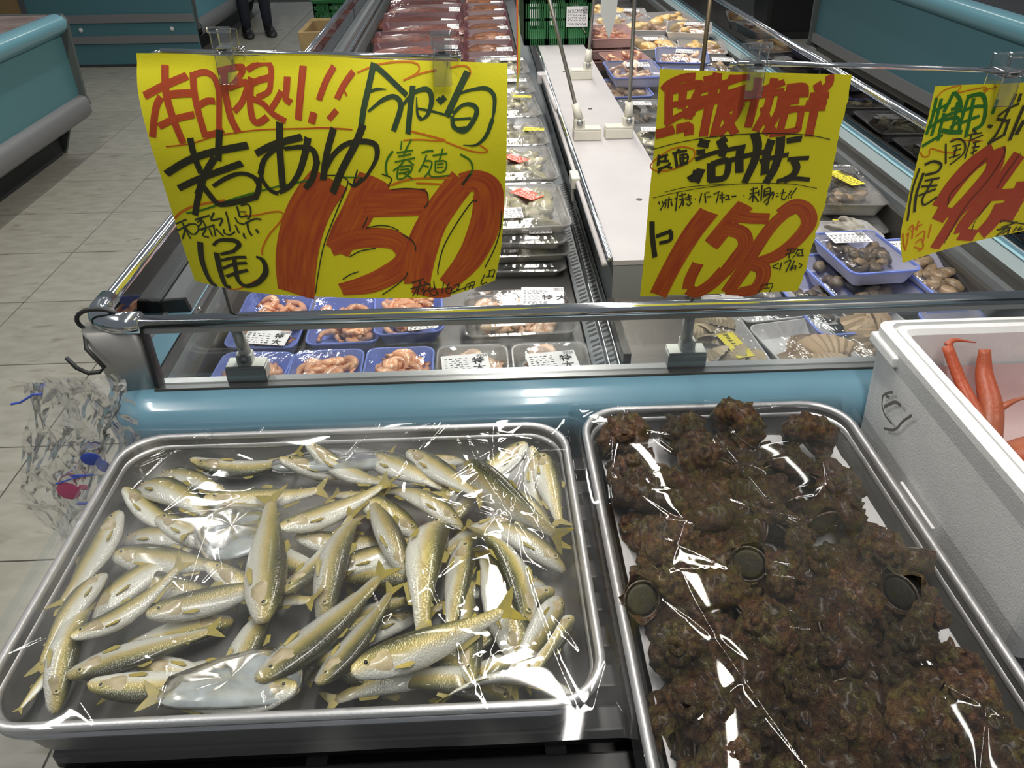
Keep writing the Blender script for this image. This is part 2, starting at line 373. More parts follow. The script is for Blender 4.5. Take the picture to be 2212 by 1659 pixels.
# ------------------------------------------------------------------ floor of separate tiles
T = .4655; X0 = -1.81; Y0 = 1.433
fl = obj('floor', MB().box(-6, 6, -1.5, 13, -.05, -.004).mesh('floor', mat('tile_joint', (.07, .068, .06), .8)))
tag(fl, 'pale beige square floor tiles of the shop aisle', 'floor', kind='structure')
tm = MB().bevbox(-T / 2 + .0024, T / 2 - .0024, -T / 2 + .0024, T / 2 - .0024, -.006, 0, .0012).mesh('tile', tilem)
for i in range(-6, 13):
    for j in range(-3, 19):
        x = X0 + (i + .5) * T; y = Y0 + (j + .5) * T
        if -.5 < x < 1.0 and .3 < y < 5.5: continue           # under the case
        if x < -2.9 and y < 3.2: continue
        if x > 1.3 and y < 2.6: continue
        if x > 3.4 or x < -4.2: continue
        if y > 8.8 and x > -.6: continue
        o = obj('tile', tm, None, fl); o.location = (x, y, 0)

# ------------------------------------------------------------------ the refrigerated case in the middle
case = thing('display_case', 'long open refrigerated display case with light blue rim and chrome rails', 'display case', (.27, 3.3, 0))
CX0, CX1, CY0, CY1 = -.545, 1.09, 1.0, 5.6
def sweep(profile, x0=CX0, x1=CX1, y0=CY0, y1=CY1, r=.05, n=8):
    loops = []
    for off, z in profile:
        loops.append(rrect(x1 - x0 + 2 * off, y1 - y0 + 2 * off, r + off, n, z, (x0 + x1) / 2, (y0 + y1) / 2))
    return loops
prof = [(-.03, .788), (.006, .788), (.022, .784), (.038, .774), (.049, .757), (.054, .735), (.052, .712), (.044, .690), (.030, .672), (.020, .655), (.018, .60)]
MB().loft(sweep(prof)).build('blue_rim', blue, case, True)
MB().loft(sweep([(.018, .60), (.016, .32)])).build('side_panel', teal2, case)
MB().loft(sweep([(.016, .32), (.045, .30), (.05, .25), (.03, .20), (.0, .19)])).build('grey_bumper', grey, case, True)
MB().loft(sweep([(-.06, .19), (-.06, .0)])).build('kick_plate', dark, case)
# paint chips on the near corner of the rim
for cx_, cz_, w_, h_ in ((-.533, .772, .012, .008), (-.520, .748, .007, .005), (-.498, .694, .012, .006)):
    pr_ = .0545 if cz_ < .76 else .041
    MB().ell((cx_, 1.0 - pr_ , cz_), (w_ / 2, .0012, h_ / 2), 8, 4).build('paint_chip', mat('chip', (.20, .17, .17), .7), case)
MB().box(-.500, 1.06, 1.0, 1.030, .7865, .7915).build('steel_sill', steel, case)
MB().box(-.500, 1.06, .9985, 1.002, .780, .7905).build('sill_edge', darkmetal, case)
MB().box(-.495, 1.06, 1.010, 1.016, .7915, .890).build('front_glass', fogglass, case)
MB().tube([(-.515, 1.012, .900), (1.085, 1.012, .900)], .0095, 14, sq=1.15).build('front_rail', chrome, case, True)
MB().box(-.503, 1.07, 1.006, 1.019, .884, .896).build('glass_channel', satin, case)
# near left corner: chrome elbow and tapered post
elb = []
for k in range(9):
    a = R(90 * k / 8); elb.append((-.522 - .045 * math.sin(a), 1.057 - .045 * math.cos(a), .900))
MB().tube([(-.495, 1.012, .900)] + elb + [(-.567, 1.085, .900)], .0165, 16).build('corner_elbow', chrome, case, True)
post = [[Vector((p.x + .0, p.y, z)) for p in rrect(wd, dp, .012, 4, z, cx, 1.022)] for z, wd, dp, cx in ((.788, .070, .034, -.534), (.84, .076, .036, -.537), (.890, .084, .040, -.541))]
MB().loft(post, True, True).build('corner_post', mat('post_satin', (.46, .44, .41), .45, .6), case, True)
MB().box(-.4965, -.4925, 1.003, 1.024, .790, .895).build('post_gasket', rubber, case)
def rails(x, s, x_ledge0, x_ledge1):
    MB().tube([(x, 1.08, .900), (x, 5.55, .900)], .0105, 12).build('side_rail', chrome, case, True)
    for k, (a, b) in enumerate(((1.09, 2.555), (2.565, 4.05), (4.06, 5.5))):
        MB().box(x - .003, x + .003, a, b, .790, .893).build('side_glass', glass, case)
    for yy in (2.56, 4.055):
        MB().box(x - .004, x + .004, yy - .004, yy + .004, .790, .893).build('glass_joint', rubber, case)
rails(-.567, -1, 0, 0); rails(1.085, 1, 0, 0)
# right side: pale ledge, bright edge, dark channels down to the deck
MB().add([(1.035, 1.06, .772), (1.080, 1.06, .789), (1.080, 5.5, .789), (1.035, 5.5, .772)], [(0, 1, 2, 3)]).build('ledge', pale, case)
MB().tube([(1.062, 1.06, .787), (1.062, 5.5, .787)], .003, 6).build('ledge_trim', mat('pale_blue_trim', (.35, .60, .68), .3), case)
MB().box(1.020, 1.036, 1.06, 5.5, .745, .772).build('dark_channel', darkmetal, case)
MB().box(1.004, 1.020, 1.06, 5.5, .715, .752).build('grey_channel', slategrey, case)
MB().box(.992, 1.006, 1.06, 5.5, .655, .735).build('dark_liner', darkmetal, case)
MB().box(1.080, 1.092, 1.06, 5.5, .60, .789).build('outer_liner', slategrey, case)
# left side
MB().add([(-.535, 1.06, .772), (-.565, 1.06, .789), (-.565, 5.5, .789), (-.535, 5.5, .772)], [(3, 2, 1, 0)]).build('ledge', pale, case)
MB().box(-.536, -.524, 1.06, 5.5, .735, .772).build('dark_channel', darkmetal, case)
MB().box(-.524, -.512, 1.06, 5.5, .695, .745).build('grey_channel', slategrey, case)
MB().box(-.512, -.500, 1.06, 5.5, .655, .715).build('dark_liner', darkmetal, case)
MB().box(-.566, -.556, 1.06, 5.5, .60, .789).build('outer_liner', slategrey, case)
# price-card rail along the left wall
pr0 = [(-.578, .742), (-.580, .795), (-.562, .810), (-.522, .812), (-.515, .775), (-.535, .742)]
MB().loft([[Vector((x, y, z)) for x, z in pr0] for y in (1.255, 5.3)], True, True).build('price_rail', slategrey, case)
MB().loft([[Vector((x, y, z)) for x, z in ((-.579, .772), (-.581, .796), (-.562, .811), (-.523, .813), (-.517, .790))] for y in (1.247, 1.256)], True, True).build('rail_end_cap', black, case)
MB().ell((-.508, 1.262, .786), (.004, .004, .004), 8, 6).build('bolt', chrome, case, True)
MB().box(-.56, 1.085, 1.0, 5.55, .64, .655).build('deck', mat('deck_steel', (.16, .155, .15), .4, .6, var=.2, vscale=12), case)
MB().box(-.56, 1.085, 1.024, 1.030, .655, .7862).build('front_liner', slategrey, case)
MB().box(-.56, 1.085, 5.50, 5.56, .655, .93).build('back_liner', mat('back_liner_grey', (.13, .13, .14), .5), case)
# grille strip and its wires, beside the divider
MB().add([(.196, 1.07, .672), (.252, 1.07, .690), (.252, 5.4, .690), (.196, 5.4, .672)], [(0, 1, 2, 3)]).build('grille_plate', slategrey, case)
gs = MB()
for k in range(60):
    y = 1.10 + k * .0165 + (k // 6) * .006
    for (xa, xb) in ((.203, .219), (.226, .242)):
        za = .672 + (xa - .196) * .321 + .0006; zb = .672 + (xb - .196) * .321 + .0006
        gs.add([(xa, y, za), (xb, y + .003, zb), (xb, y + .010, zb), (xa, y + .007, za)], [(0, 1, 2, 3)])
tag(gs.build('grille_slots', rubber, case), kind='stuff')
for xx in (.222, .240):
    MB().tube([(xx, 1.075, .694), (xx + .002, 1.9, .700)], .0022, 6).build('wire', chrome, case, True)
# divider: white top, grey nose, steel toe
MB().box(.253, .440, 1.385, 5.5, .790, .800).build('divider_top', white, case)
MB().box(.256, .437, 1.388, 5.5, .655, .790).build('divider_body', slategrey, case)
MB().add([(.254, 1.385, .789), (.438, 1.385, .789), (.438, 1.377, .722), (.254, 1.377, .722)], [(0, 1, 2, 3)]).build('divider_nose', mat('nose_grey', (.30, .31, .31), .4, .3), case)
MB().add([(.258, 1.377, .722), (.40, 1.377, .722), (.40, 1.355, .716), (.258, 1.355, .716), (.262, 1.19, .657), (.40, 1.19, .657)], [(0, 1, 2, 3), (3, 2, 5, 4)]).build('steel_toe', mat('toe_steel', (.17, .155, .14), .38, .9), case)
MB().box(.244, .258, 1.17, 1.38, .656, .722).build('toe_upright', darkmetal, case)
MB().tube([(.247, 1.385, .803), (.247, 5.4, .803)], .0055, 10).build('divider_rail', chrome, case, True)
MB().tube([(.237, 1.385, .792), (.237, 2.9, .792)], .006, 10).build('divider_rod', white, case, True)
MB().bevbox(.222, .244, 1.84, 1.90, .775, .803, .003).build('rail_clip', cream, case)
MB().bevbox(.226, .232, 1.865, 1.875, .735, .780, .002).build('rail_clip_hook', cream, case)
MB().bevbox(.215, .250, 2.88, 2.93, .775, .808, .004).build('rail_clip', white, case)
MB().tube([(.236, 2.90, .800), (.243, 2.45, .80)], .008, 10).build('divider_rod', white, case, True)
for (x, y) in ((.31, 2.46), (.345, 2.46), (.315, 2.95), (.36, 1.70)):
    MB().ell((x, y, .8005), (.007, .007, .002), 10, 4).build('hole_plug', mat('plug_dark', (.08, .08, .08), .6), case)

# ------------------------------------------------------------------ black slatted stand under the trays
st = thing('slatted_stand', 'black plastic slatted stand carrying the trays, at the bottom edge', 'stand', (.25, .65, 0))
for k in range(12):
    y = .315 + k * .052
    MB().bevbox(-.455, 1.08, y, y + .030, .676, .700, .003).build('slat', black, st)
for x in (-.45, -.2, .05, .31, .56, .82, 1.05):
    MB().box(x, x + .022, .31, .92, .640, .676).build('cross_rib', black, st)
zz = MB()
for k in range(24):
    x = -.44 + k * .062
    zz.tube([(x, .318, .668), (x + .031, .318, .632), (x + .062, .318, .668)], .003, 5)
zz.build('zigzag_rib', black, st)
for x in (-.44, 1.04):
    for y in (.34, .88):
        MB().box(x, x + .03, y, y + .03, 0, .66).build('leg', black, st)
MB().box(-.45, 1.08, .315, .93, .618, .626).build('lower_panel', black, st)

# ------------------------------------------------------------------ aluminium trays
def tray(name, x0, x1, y0, y1, zr, dep, r, label, group=None, fl=.018):
    cx, cy, w_, d_ = (x0 + x1) / 2, (y0 + y1) / 2, x1 - x0, y1 - y0
    t = thing(name, label, 'tray', (cx, cy, zr - dep), group=group)
    S = lambda k, z: rrect(w_ - 2 * k, d_ - 2 * k, r - k * .7, 8, z, cx, cy)
    MB().loft([S(fl + .010, zr - dep), S(fl + .003, zr - dep + .006), S(.008, zr - .008), S(.006, zr - .004)], True).build('outer_wall', alu, t, True)
    MB().loft([S(.009, zr - .003), S(.011, zr - .010), S(fl + .006, zr - dep + .007), S(fl + .014, zr - dep + .003)], False, True).build('inner_wall', alu, t, True)
    lo = []
    for k in range(11):
        a = 2 * math.pi * k / 10; lo.append(S(.0055 - .0055 * math.cos(a), zr - .004 + .0055 * math.sin(a)))
    MB().loft(lo).build('rolled_rim', alurim, t, True)
    return t
tray('fish_tray', -.511, .113, .448, .905, .780, .058, .058, 'aluminium tray full of ayu fish under cling film')
tray('lower_tray', -.507, .109, .451, .901, .766, .064, .058, 'empty aluminium tray nested beneath the fish tray')
tray('shell_tray', .133, .527, .270, .935, .780, .058, .062, 'aluminium tray full of brown turban shells')
tray('lower_tray', .137, .523, .273, .931, .766, .064, .062, 'empty aluminium tray nested beneath the shell tray')
# paper liner under the shells
lp = MB(); g_ = []
for i in range(25):
    for j in range(37):
        u, v = i / 24, j / 36; x = .160 + u * .340; y = .295 + v * .600
        e = max(abs(u - .5) * 2, abs(v - .5) * 2); z = .7285 + .018 * max(0, (e - .86) / .14) ** 1.3 + .004 * noise.noise((x * 30, y * 30, 0)) * (1 if e > .8 else .1)
        g_.append((x, y, z))
lp.add(g_, [(i * 37 + j, (i + 1) * 37 + j, (i + 1) * 37 + j + 1, i * 37 + j + 1) for i in range(24) for j in range(36)])
tag(lp.build('paper_liner', paperw, None, True), 'crinkled white paper sheet lining the shell tray', 'paper')

# ------------------------------------------------------------------ ayu
def fish_parts(bend, deep):
    """unit-length fish, head at +x, back at +z, side at +y"""
    st_ = [(-.50, .006, .004), (-.47, .030, .010), (-.42, .036, .016), (-.34, .040, .022), (-.22, .060, .034), (-.08, .083, .047), (.06, .096, .054), (.18, .098, .056), (.26, .092, .055), (.33, .083, .052), (.40, .066, .044), (.45, .050, .034), (.485, .034, .024), (.50, .014, .012)]
    def cy(x): return bend * ((x + .05) ** 2) * 1.2 - bend * .05
    loops = []
    n = 18
    for x, h, wd in st_:
        l = []
        for j in range(n):
            th = 2 * math.pi * j / n; c, s_ = math.cos(th), math.sin(th)
            zc = h * deep * s_; off = -.012 * (1 - (x * 2) ** 2) if s_ < 0 else 0
            l.append(Vector((x, cy(x) + wd * c * (abs(c) ** -.12 if abs(c) > 1e-3 else 1), zc + off * abs(s_) + (-.006 if x > .4 else 0))))
        loops.append(l)
    body = MB().loft(loops, True, True).mesh('body', ayu, True)
    def fin(pts, th=.004):
        a = [Vector((x, cy(x) + th / 2, z)) for x, z in pts]; b = [Vector((x, cy(x) - th / 2, z)) for x, z in pts]
        m = len(pts)
        return MB().add(a + b, [tuple(range(m)), tuple(range(m, 2 * m))[::-1]] + [(i, m + i, m + (i + 1) % m, (i + 1) % m) for i in range(m)]).mesh('fin', finm)
    tail = fin([(-.455, .022), (-.50, .045), (-.56, .085), (-.605, .105), (-.575, .045), (-.545, .0), (-.575, -.045), (-.605, -.105), (-.56, -.085), (-.50, -.045), (-.455, -.022)])
    dors = fin([(.06, .086), (-.01, .135), (-.075, .118), (-.065, .076)])
    adip = fin([(-.30, .040), (-.345, .062), (-.35, .036)])
    anal = fin([(-.14, -.060), (-.20, -.105), (-.32, -.075), (-.33, -.036)])
    def pect(s_):
        b = MB(); a = []
        pts = [(.24, 0.0, -.052), (.25, .014, -.066), (.16, .030, -.085), (.115, .028, -.072), (.14, .022, -.055)]
        for p in pts: a.append(Vector((p[0], cy(p[0]) + s_ * (.048 + p[1] * .5), p[2])))
        bb = [v + Vector((0, s_ * .004, 0)) for v in a]
        m = len(a); return b.add(a + bb, [tuple(range(m)), tuple(range(m, 2 * m))[::-1]] + [(i, m + i, m + (i + 1) % m, (i + 1) % m) for i in range(m)]).mesh('pectoral', finm)
    def gill(s_):
        lo = []
        for i, x in enumerate((.265, .29, .33, .38, .42)):
            hh = (.076, .078, .072, .055, .032)[i]; wdd = (.050, .053, .050, .043, .036)[i]
            l = []
            for j in range(9):
                th = R(-72 + 144 * j / 8)
                l.append(Vector((x - .018 * math.cos(th) * (i < 2), cy(x) + s_ * (wdd * math.cos(th) + .0045), hh * math.sin(th) * deep - .004)))
            lo.append(l)
        return MB().loft(lo, closed=False).mesh('gill', ayuhead, True)
    def eye(s_): return MB().ell((.402, cy(.402) + s_ * .040, .016), (.023, .010, .023), 12, 6).mesh('eye', eyey, True)
    def pup(s_): return MB().ell((.403, cy(.403) + s_ * .0475, .016), (.0125, .0045, .0125), 10, 5).mesh('pupil', eyek, True)
    mouth = MB().tube([(.50, cy(.5) - .012, -.006), (.505, cy(.5), -.008), (.50, cy(.5) + .012, -.006), (.45, cy(.45) + .028, -.018)], .0035, 6).mesh('mouth', ayuhead, True)
    return dict(body=body, tail=tail, dors=dors, adip=adip, anal=anal, p1=pect(1), p2=pect(-1), g1=gill(1), g2=gill(-1), e1=eye(1), e2=eye(-1), q1=pup(1), q2=pup(-1), mouth=mouth)
variants = [fish_parts(b, d) for b, d in ((.0, 1.18), (.28, 1.1), (-.28, 1.22), (.5, 1.05), (-.15, 1.28), (-.5, 1.12))]
FISH = [
(-0.482,0.832,-0.337,0.744,0.764,'R',5,'plump ayu with its head against the back left corner of the fish tray'),
(-0.482,0.806,-0.372,0.715,0.755,'R',0,'yellow finned ayu lying just below the plump back left one'),
(-0.468,0.863,-0.340,0.805,0.755,'R',10,'pale ayu half under the film at the back wall, left of the ice sheet'),
(-0.366,0.771,-0.215,0.786,0.764,'R',20,'long silver ayu with a dark back lying level behind the upright tailed fish'),
(-0.472,0.759,-0.482,0.606,0.764,'L',0,'white bellied ayu slanting along the left wall of the fish tray'),
(-0.452,0.656,-0.473,0.527,0.772,'L',0,'pale ayu pressed into the left wall, below the first slanting one'),
(-0.439,0.546,-0.355,0.649,0.772,'R',10,'golden backed ayu pointing down left in the left half of the tray'),
(-0.379,0.590,-0.237,0.637,0.764,'R',25,'gold ayu lying level with its head left, below the ice slab'),
(-0.245,0.564,-0.280,0.768,0.781,'L',15,'ayu standing head down with its forked yellow tail up, centre left of tray'),
(-0.432,0.511,-0.296,0.565,0.772,'L',0,'long white ayu with a yellow fin across the lower left of the tray'),
(-0.441,0.486,-0.453,0.632,0.772,'L',0,'small pale ayu in the front left corner of the fish tray'),
(-0.460,0.696,-0.313,0.668,0.755,'R',20,'dark shadowed ayu between the left wall and the ice slab'),
(-0.477,0.744,-0.330,0.715,0.746,'R',10,'dark ayu under the yellow finned one at left'),
(-0.452,0.662,-0.305,0.634,0.746,'R',30,'dull ayu deep under the golden backed one'),
(-0.234,0.489,-0.120,0.634,0.772,'L',15,'long ayu with yellow cheek pointing down left, front centre of tray'),
(-0.275,0.486,-0.244,0.631,0.764,'L',0,'dim pale ayu behind the front centre fish, head at the tray front'),
(-0.250,0.869,-0.125,0.787,0.764,'R',5,'ayu near the back wall with its head up left, beside the ice sheet'),
(-0.171,0.862,-0.054,0.783,0.764,'R',15,'grey backed ayu in the back row, second of three heading left'),
(-0.112,0.858,-0.007,0.751,0.772,'R',10,'golden ayu in the back row with eye and gill showing at the back wall'),
(0.053,0.862,-0.064,0.768,0.764,'L',5,'ayu in the back right with its head up right'),
(-0.038,0.812,0.081,0.670,0.781,'R',60,'slender ayu seen from above, crossing the back right part'),
(0.018,0.781,0.086,0.675,0.772,'R',5,'green scaled plump ayu beside the right wall'),
(0.074,0.847,0.086,0.708,0.764,'R',10,'dark ayu standing along the right wall at the back corner'),
(0.061,0.848,0.067,0.698,0.755,'R',0,'golden short looking ayu wedged in the back right corner'),
(-0.036,0.865,-0.176,0.812,0.755,'L',0,'ayu head peeking out at the back between two golden fish'),
(-0.038,0.727,-0.143,0.800,0.764,'L',5,'ayu with its pinkish head right, in the middle of the back half'),
(-0.091,0.726,-0.216,0.809,0.755,'L',10,'ayu with a pink head under the middle fish'),
(-0.101,0.641,-0.160,0.779,0.772,'L',10,'yellowish ayu with an open eye pointing down, centre of tray'),
(-0.071,0.734,-0.080,0.536,0.781,'R',10,'long upright ayu with dark head up, right of centre'),
(-0.030,0.684,-0.049,0.542,0.772,'R',10,'upright ayu with a dark snout, just right of the tallest upright one'),
(0.052,0.551,-0.025,0.719,0.790,'R',35,'big dark backed ayu slanting down right, on top of the pile'),
(0.030,0.504,-0.014,0.678,0.772,'L',10,'ribbed golden ayu pointing down, left of the dark slanting one'),
(0.086,0.653,-0.035,0.733,0.764,'L',5,'silver ayu with its head at the right wall'),
(0.081,0.592,0.012,0.486,0.772,'R',-30,'belly up ayu with ribs showing beside the right wall'),
(-0.193,0.580,-0.164,0.748,0.781,'L',10,'slim ayu pointing down left in the centre, eye showing'),
(-0.143,0.486,0.016,0.556,0.790,'R',30,'largest ayu in front with its yellow tail up right'),
(-0.024,0.486,-0.029,0.628,0.772,'L',40,'dark headed ayu pointing down at the front wall'),
(0.082,0.486,-0.058,0.486,0.772,'L',-60,'white belly up ayu lying along the front wall at right'),
(-0.174,0.486,-0.109,0.608,0.772,'L',20,'pale ayu pointing down left beside the largest one'),
(-0.213,0.513,-0.118,0.600,0.764,'L',20,'grey ayu mostly under the film folds, front centre'),
(-0.259,0.707,-0.133,0.789,0.764,'R',10,'curved white ayu right of the forked tail'),
(-0.243,0.714,-0.093,0.708,0.746,'R',10,'ayu lying flat deep in the middle of the pile'),
(-0.099,0.551,0.024,0.486,0.755,'L',0,'golden finned ayu under the largest front fish'),
(0.070,0.622,-0.043,0.523,0.755,'R',0,'gold headed ayu by the right wall under the belly up one'),
(0.064,0.650,-0.079,0.607,0.746,'L',0,'dark ayu deep beside the right wall'),
(-0.088,0.612,-0.207,0.521,0.746,'L',0,'shadowed ayu deep in the front middle'),
(-0.296,0.603,-0.434,0.545,0.746,'R',0,'shadowed ayu deep in the left middle'),
(-0.034,0.528,-0.172,0.486,0.755,'L',10,'dim ayu behind the dark headed front one'),
(-0.247,0.527,-0.396,0.507,0.755,'R',5,'pale ayu under the front ice bag'),
(-0.373,0.533,-0.234,0.486,0.755,'L',0,'ayu lying in the front left under the milky ice bag'),
(-0.198,0.652,-0.059,0.708,0.755,'R',10,'ayu lying crosswise under the slim centre one'),
(-0.202,0.548,-0.076,0.629,0.755,'L',10,'ayu crosswise below the film fold, front centre'),
(-0.002,0.657,0.034,0.511,0.746,'L',0,'ayu under the ribbed golden one'),
(-0.068,0.646,-0.217,0.658,0.746,'R',0,'ayu deep beneath the tall upright one'),
(0.055,0.535,-0.062,0.486,0.755,'R',10,'ayu under the belly up one, front right'),
(-0.284,0.840,-0.134,0.851,0.755,'R',10,'grey ayu along the back wall beside the ice bag'),
(-0.308,0.702,-0.172,0.639,0.755,'L',0,'ayu beneath the milky ice bag of the left half'),
(-0.459,0.604,-0.366,0.721,0.755,'R',0,'ayu deep under the slanting pair at the left wall'),
(0.022,0.844,-0.067,0.724,0.746,'R',0,'ayu deep in the back right under the slender one'),
(-0.410,0.857,-0.261,0.871,0.746,'L',0,'ayu deep along the back wall at left'),
(-0.100,0.497,-0.238,0.556,0.755,'R',0,'ayu under the largest front one, near the front wall'),
(-0.231,0.604,-0.169,0.741,0.764,'L',20,'ayu slanting right of the head down one'),
(-0.330,0.659,-0.194,0.597,0.755,'R',10,'ayu beneath the ice slab tip'),
(-0.404,0.496,-0.254,0.506,0.764,'L',0,'white ayu along the front wall at the far left'),
(-0.195,0.486,-0.344,0.486,0.764,'L',10,'ayu along the front wall below the milky ice bag'),
(0.086,0.569,0.028,0.486,0.764,'R',5,'slim ayu standing against the right wall near the front corner'),
(0.023,0.486,-0.125,0.507,0.755,'R',0,'ayu hidden along the front wall right of centre'),
(-0.461,0.538,-0.475,0.486,0.755,'L',0,'small ayu deep in the front left corner'),
(-0.426,0.757,-0.296,0.682,0.755,'R',5,'ayu deep left of the milky ice bag'),
(0.036,0.733,-0.092,0.655,0.755,'R',0,'ayu deep right of centre under the dark backed one')]
for i, (hx, hy, tx, ty, z, side, roll, lab) in enumerate(FISH):
    rr = random.Random(i * 13 + 5)
    h = Vector((hx, hy, z + rr.uniform(-.003, .005))); t_ = Vector((tx, ty, z + rr.uniform(-.006, .003)))
    L_ = (h - t_).length / 1.06
    xl = (h - t_).normalized(); up_ = Vector((0, 0, 1)); up_ = (up_ - xl * up_.dot(xl)).normalized()
    yl = up_ if side == 'R' else -up_
    zl = xl.cross(yl)
    mt = Matrix((xl, yl, zl)).transposed()
    # roll > 0 brings the back up, < 0 the belly
    sg = 1 if side == 'R' else -1
    mt = mt @ Matrix.Rotation(R(-roll * sg), 3, 'X')
    root = thing('ayu_fish', lab, 'fish', group='ayu fish in the tray')
    m4 = mt.to_4x4(); m4.translation = h - xl * (.5 * L_)
    fat = rr.uniform(1.0, 1.16); root.matrix_world = m4 @ Matrix.Diagonal((L_, L_ * fat, L_ * fat, 1))
    V = variants[rr.randrange(len(variants))]
    obj('body', V['body'], None, root); obj('tail_fin', V['tail'], None, root); obj('dorsal_fin', V['dors'], None, root); obj('adipose_fin', V['adip'], None, root)
    obj('anal_fin', V['anal'], None, root); obj('pectoral_fin', V['p1'], None, root); obj('pectoral_fin', V['p2'], None, root)
    obj('gill_cover', V['g1'], None, root); obj('gill_cover', V['g2'], None, root); obj('mouth', V['mouth'], None, root)
    e = obj('eye', V['e1'], None, root); obj('pupil', V['q1'], None, e); e = obj('eye', V['e2'], None, root); obj('pupil', V['q2'], None, e)
# flat bags of ice among the fish
def ice(name, pts, z, lab, th=.010, seed=1):
    b = MB(); n = len(pts); c = Vector((sum(p[0] for p in pts) / n, sum(p[1] for p in pts) / n, 0))
    lo = []
    pl = catmull([(p[0], p[1], 0) for p in pts + pts[:1]], 5)[:-1]
    for k, (s_, zz_) in enumerate(((.94, 0), (1, .003), (.97, th * .8), (.7, th), (.35, th * 1.1), (.05, th * 1.1))):
        lo.append([Vector((c.x + (p.x - c.x) * s_, c.y + (p.y - c.y) * s_, z + zz_ + .003 * noise.noise((p.x * 40, p.y * 40, seed + k)))) for p in pl])
    b.loft(lo, True, True)
    return tag(b.build(name, icem, None, True), lab, 'ice bag', 'ice bags in the fish tray')
ice('ice_bag', [(-.37, .735), (-.345, .755), (-.30, .76), (-.265, .735), (-.27, .685), (-.32, .665), (-.355, .69)], .766, 'milky ice bag lying among the fish, left of the forked tail')
ice('ice_bag', [(-.30, .855), (-.22, .875), (-.13, .865), (-.12, .84), (-.20, .83), (-.29, .835)], .758, 'grey ice bag against the back wall of the fish tray', seed=4)
ice('ice_bag', [(-.33, .505), (-.25, .535), (-.20, .52), (-.20, .475), (-.27, .468), (-.33, .475)], .768, 'milky ice bag at the front of the fish tray, left half', seed=9)

# ------------------------------------------------------------------ turban shells
def turban(seed, turns=2.6, nu=150, nv=28):
    rr = random.Random(seed); k = math.log(2.1) / (2 * math.pi)
    A = turns * 2 * math.pi; spn = 5.2 + rr.random() * 1.5
    loops = []
    for i in range(nu + 1):
        th = A * i / nu; g = math.exp(k * (th - A))                      # 1 at the mouth
        Rm = .50 * g; tr = .52 * g; zc = .66 - 1.18 * g
        l = []
        for j in range(nv):
            ph = 2 * math.pi * j / nv
            c_, s_ = math.cos(ph), math.sin(ph)
            r_ = tr
            sp = max(0., math.cos(th * spn + seed)) ** 3 * (.4 + .6 * g)
            r_ += tr * (math.exp(-((ph - R(50)) / .34) ** 2) * .52 * sp + math.exp(-((ph - R(345)) / .34) ** 2) * .36 * sp)
            p = Vector(((Rm + r_ * c_) * math.cos(th), (Rm + r_ * c_) * math.sin(th), zc + r_ * s_ * 1.02))
            q = Vector((seed * 7.1, seed * 1.3, 0))
            d_ = noise.noise(p * 2.6 + q) * .10 + noise.noise(p * 6.5 + q) * .075 + (abs(noise.noise(p * 10 + q)) - .2) * .055 + noise.noise(p * 24 + q) * .022
            p += Vector((c_ * math.cos(th), c_ * math.sin(th), s_)) * d_ * (.45 + .55 * g)
            l.append(p * .5)
        loops.append(l)
    body = MB().loft(loops, True, False).mesh('shell', crust, True)
    th = A; ctr = Vector((.50 * math.cos(th), .50 * math.sin(th), -.52)) * .5
    tang = Vector((-math.sin(th), math.cos(th), -.25)).normalized(); a = Vector((math.cos(th), math.sin(th), 0)); b = tang.cross(a).normalized(); a = b.cross(tang)
    ctr -= tang * .02
    lo = []
    for q, (s_, hh) in enumerate(((.40, -.05), (.40, -.01), (.36, .02), (.29, .005), (.23, .025), (.15, .01), (.07, .03))):
        lo.append([(ctr + a * (math.cos(2 * math.pi * j / 16) * s_ * .5) + b * (math.sin(2 * math.pi * j / 16) * s_ * .5) + tang * hh * .5) for j in range(16)])
    oper = MB().loft(lo, True, True).mesh('operculum', oper_m, True)
    lip = MB().tube([ctr + a * (math.cos(2 * math.pi * j / 20) * .243) + b * (math.sin(2 * math.pi * j / 20) * .243) for j in range(21)], .014, 6).mesh('lip', mat('shell_lip', (.16, .13, .10), .35, col2=(.07, .05, .035), vscale=20), True)
    return body, oper, lip
tvar = [turban(s) for s in range(1, 8)]
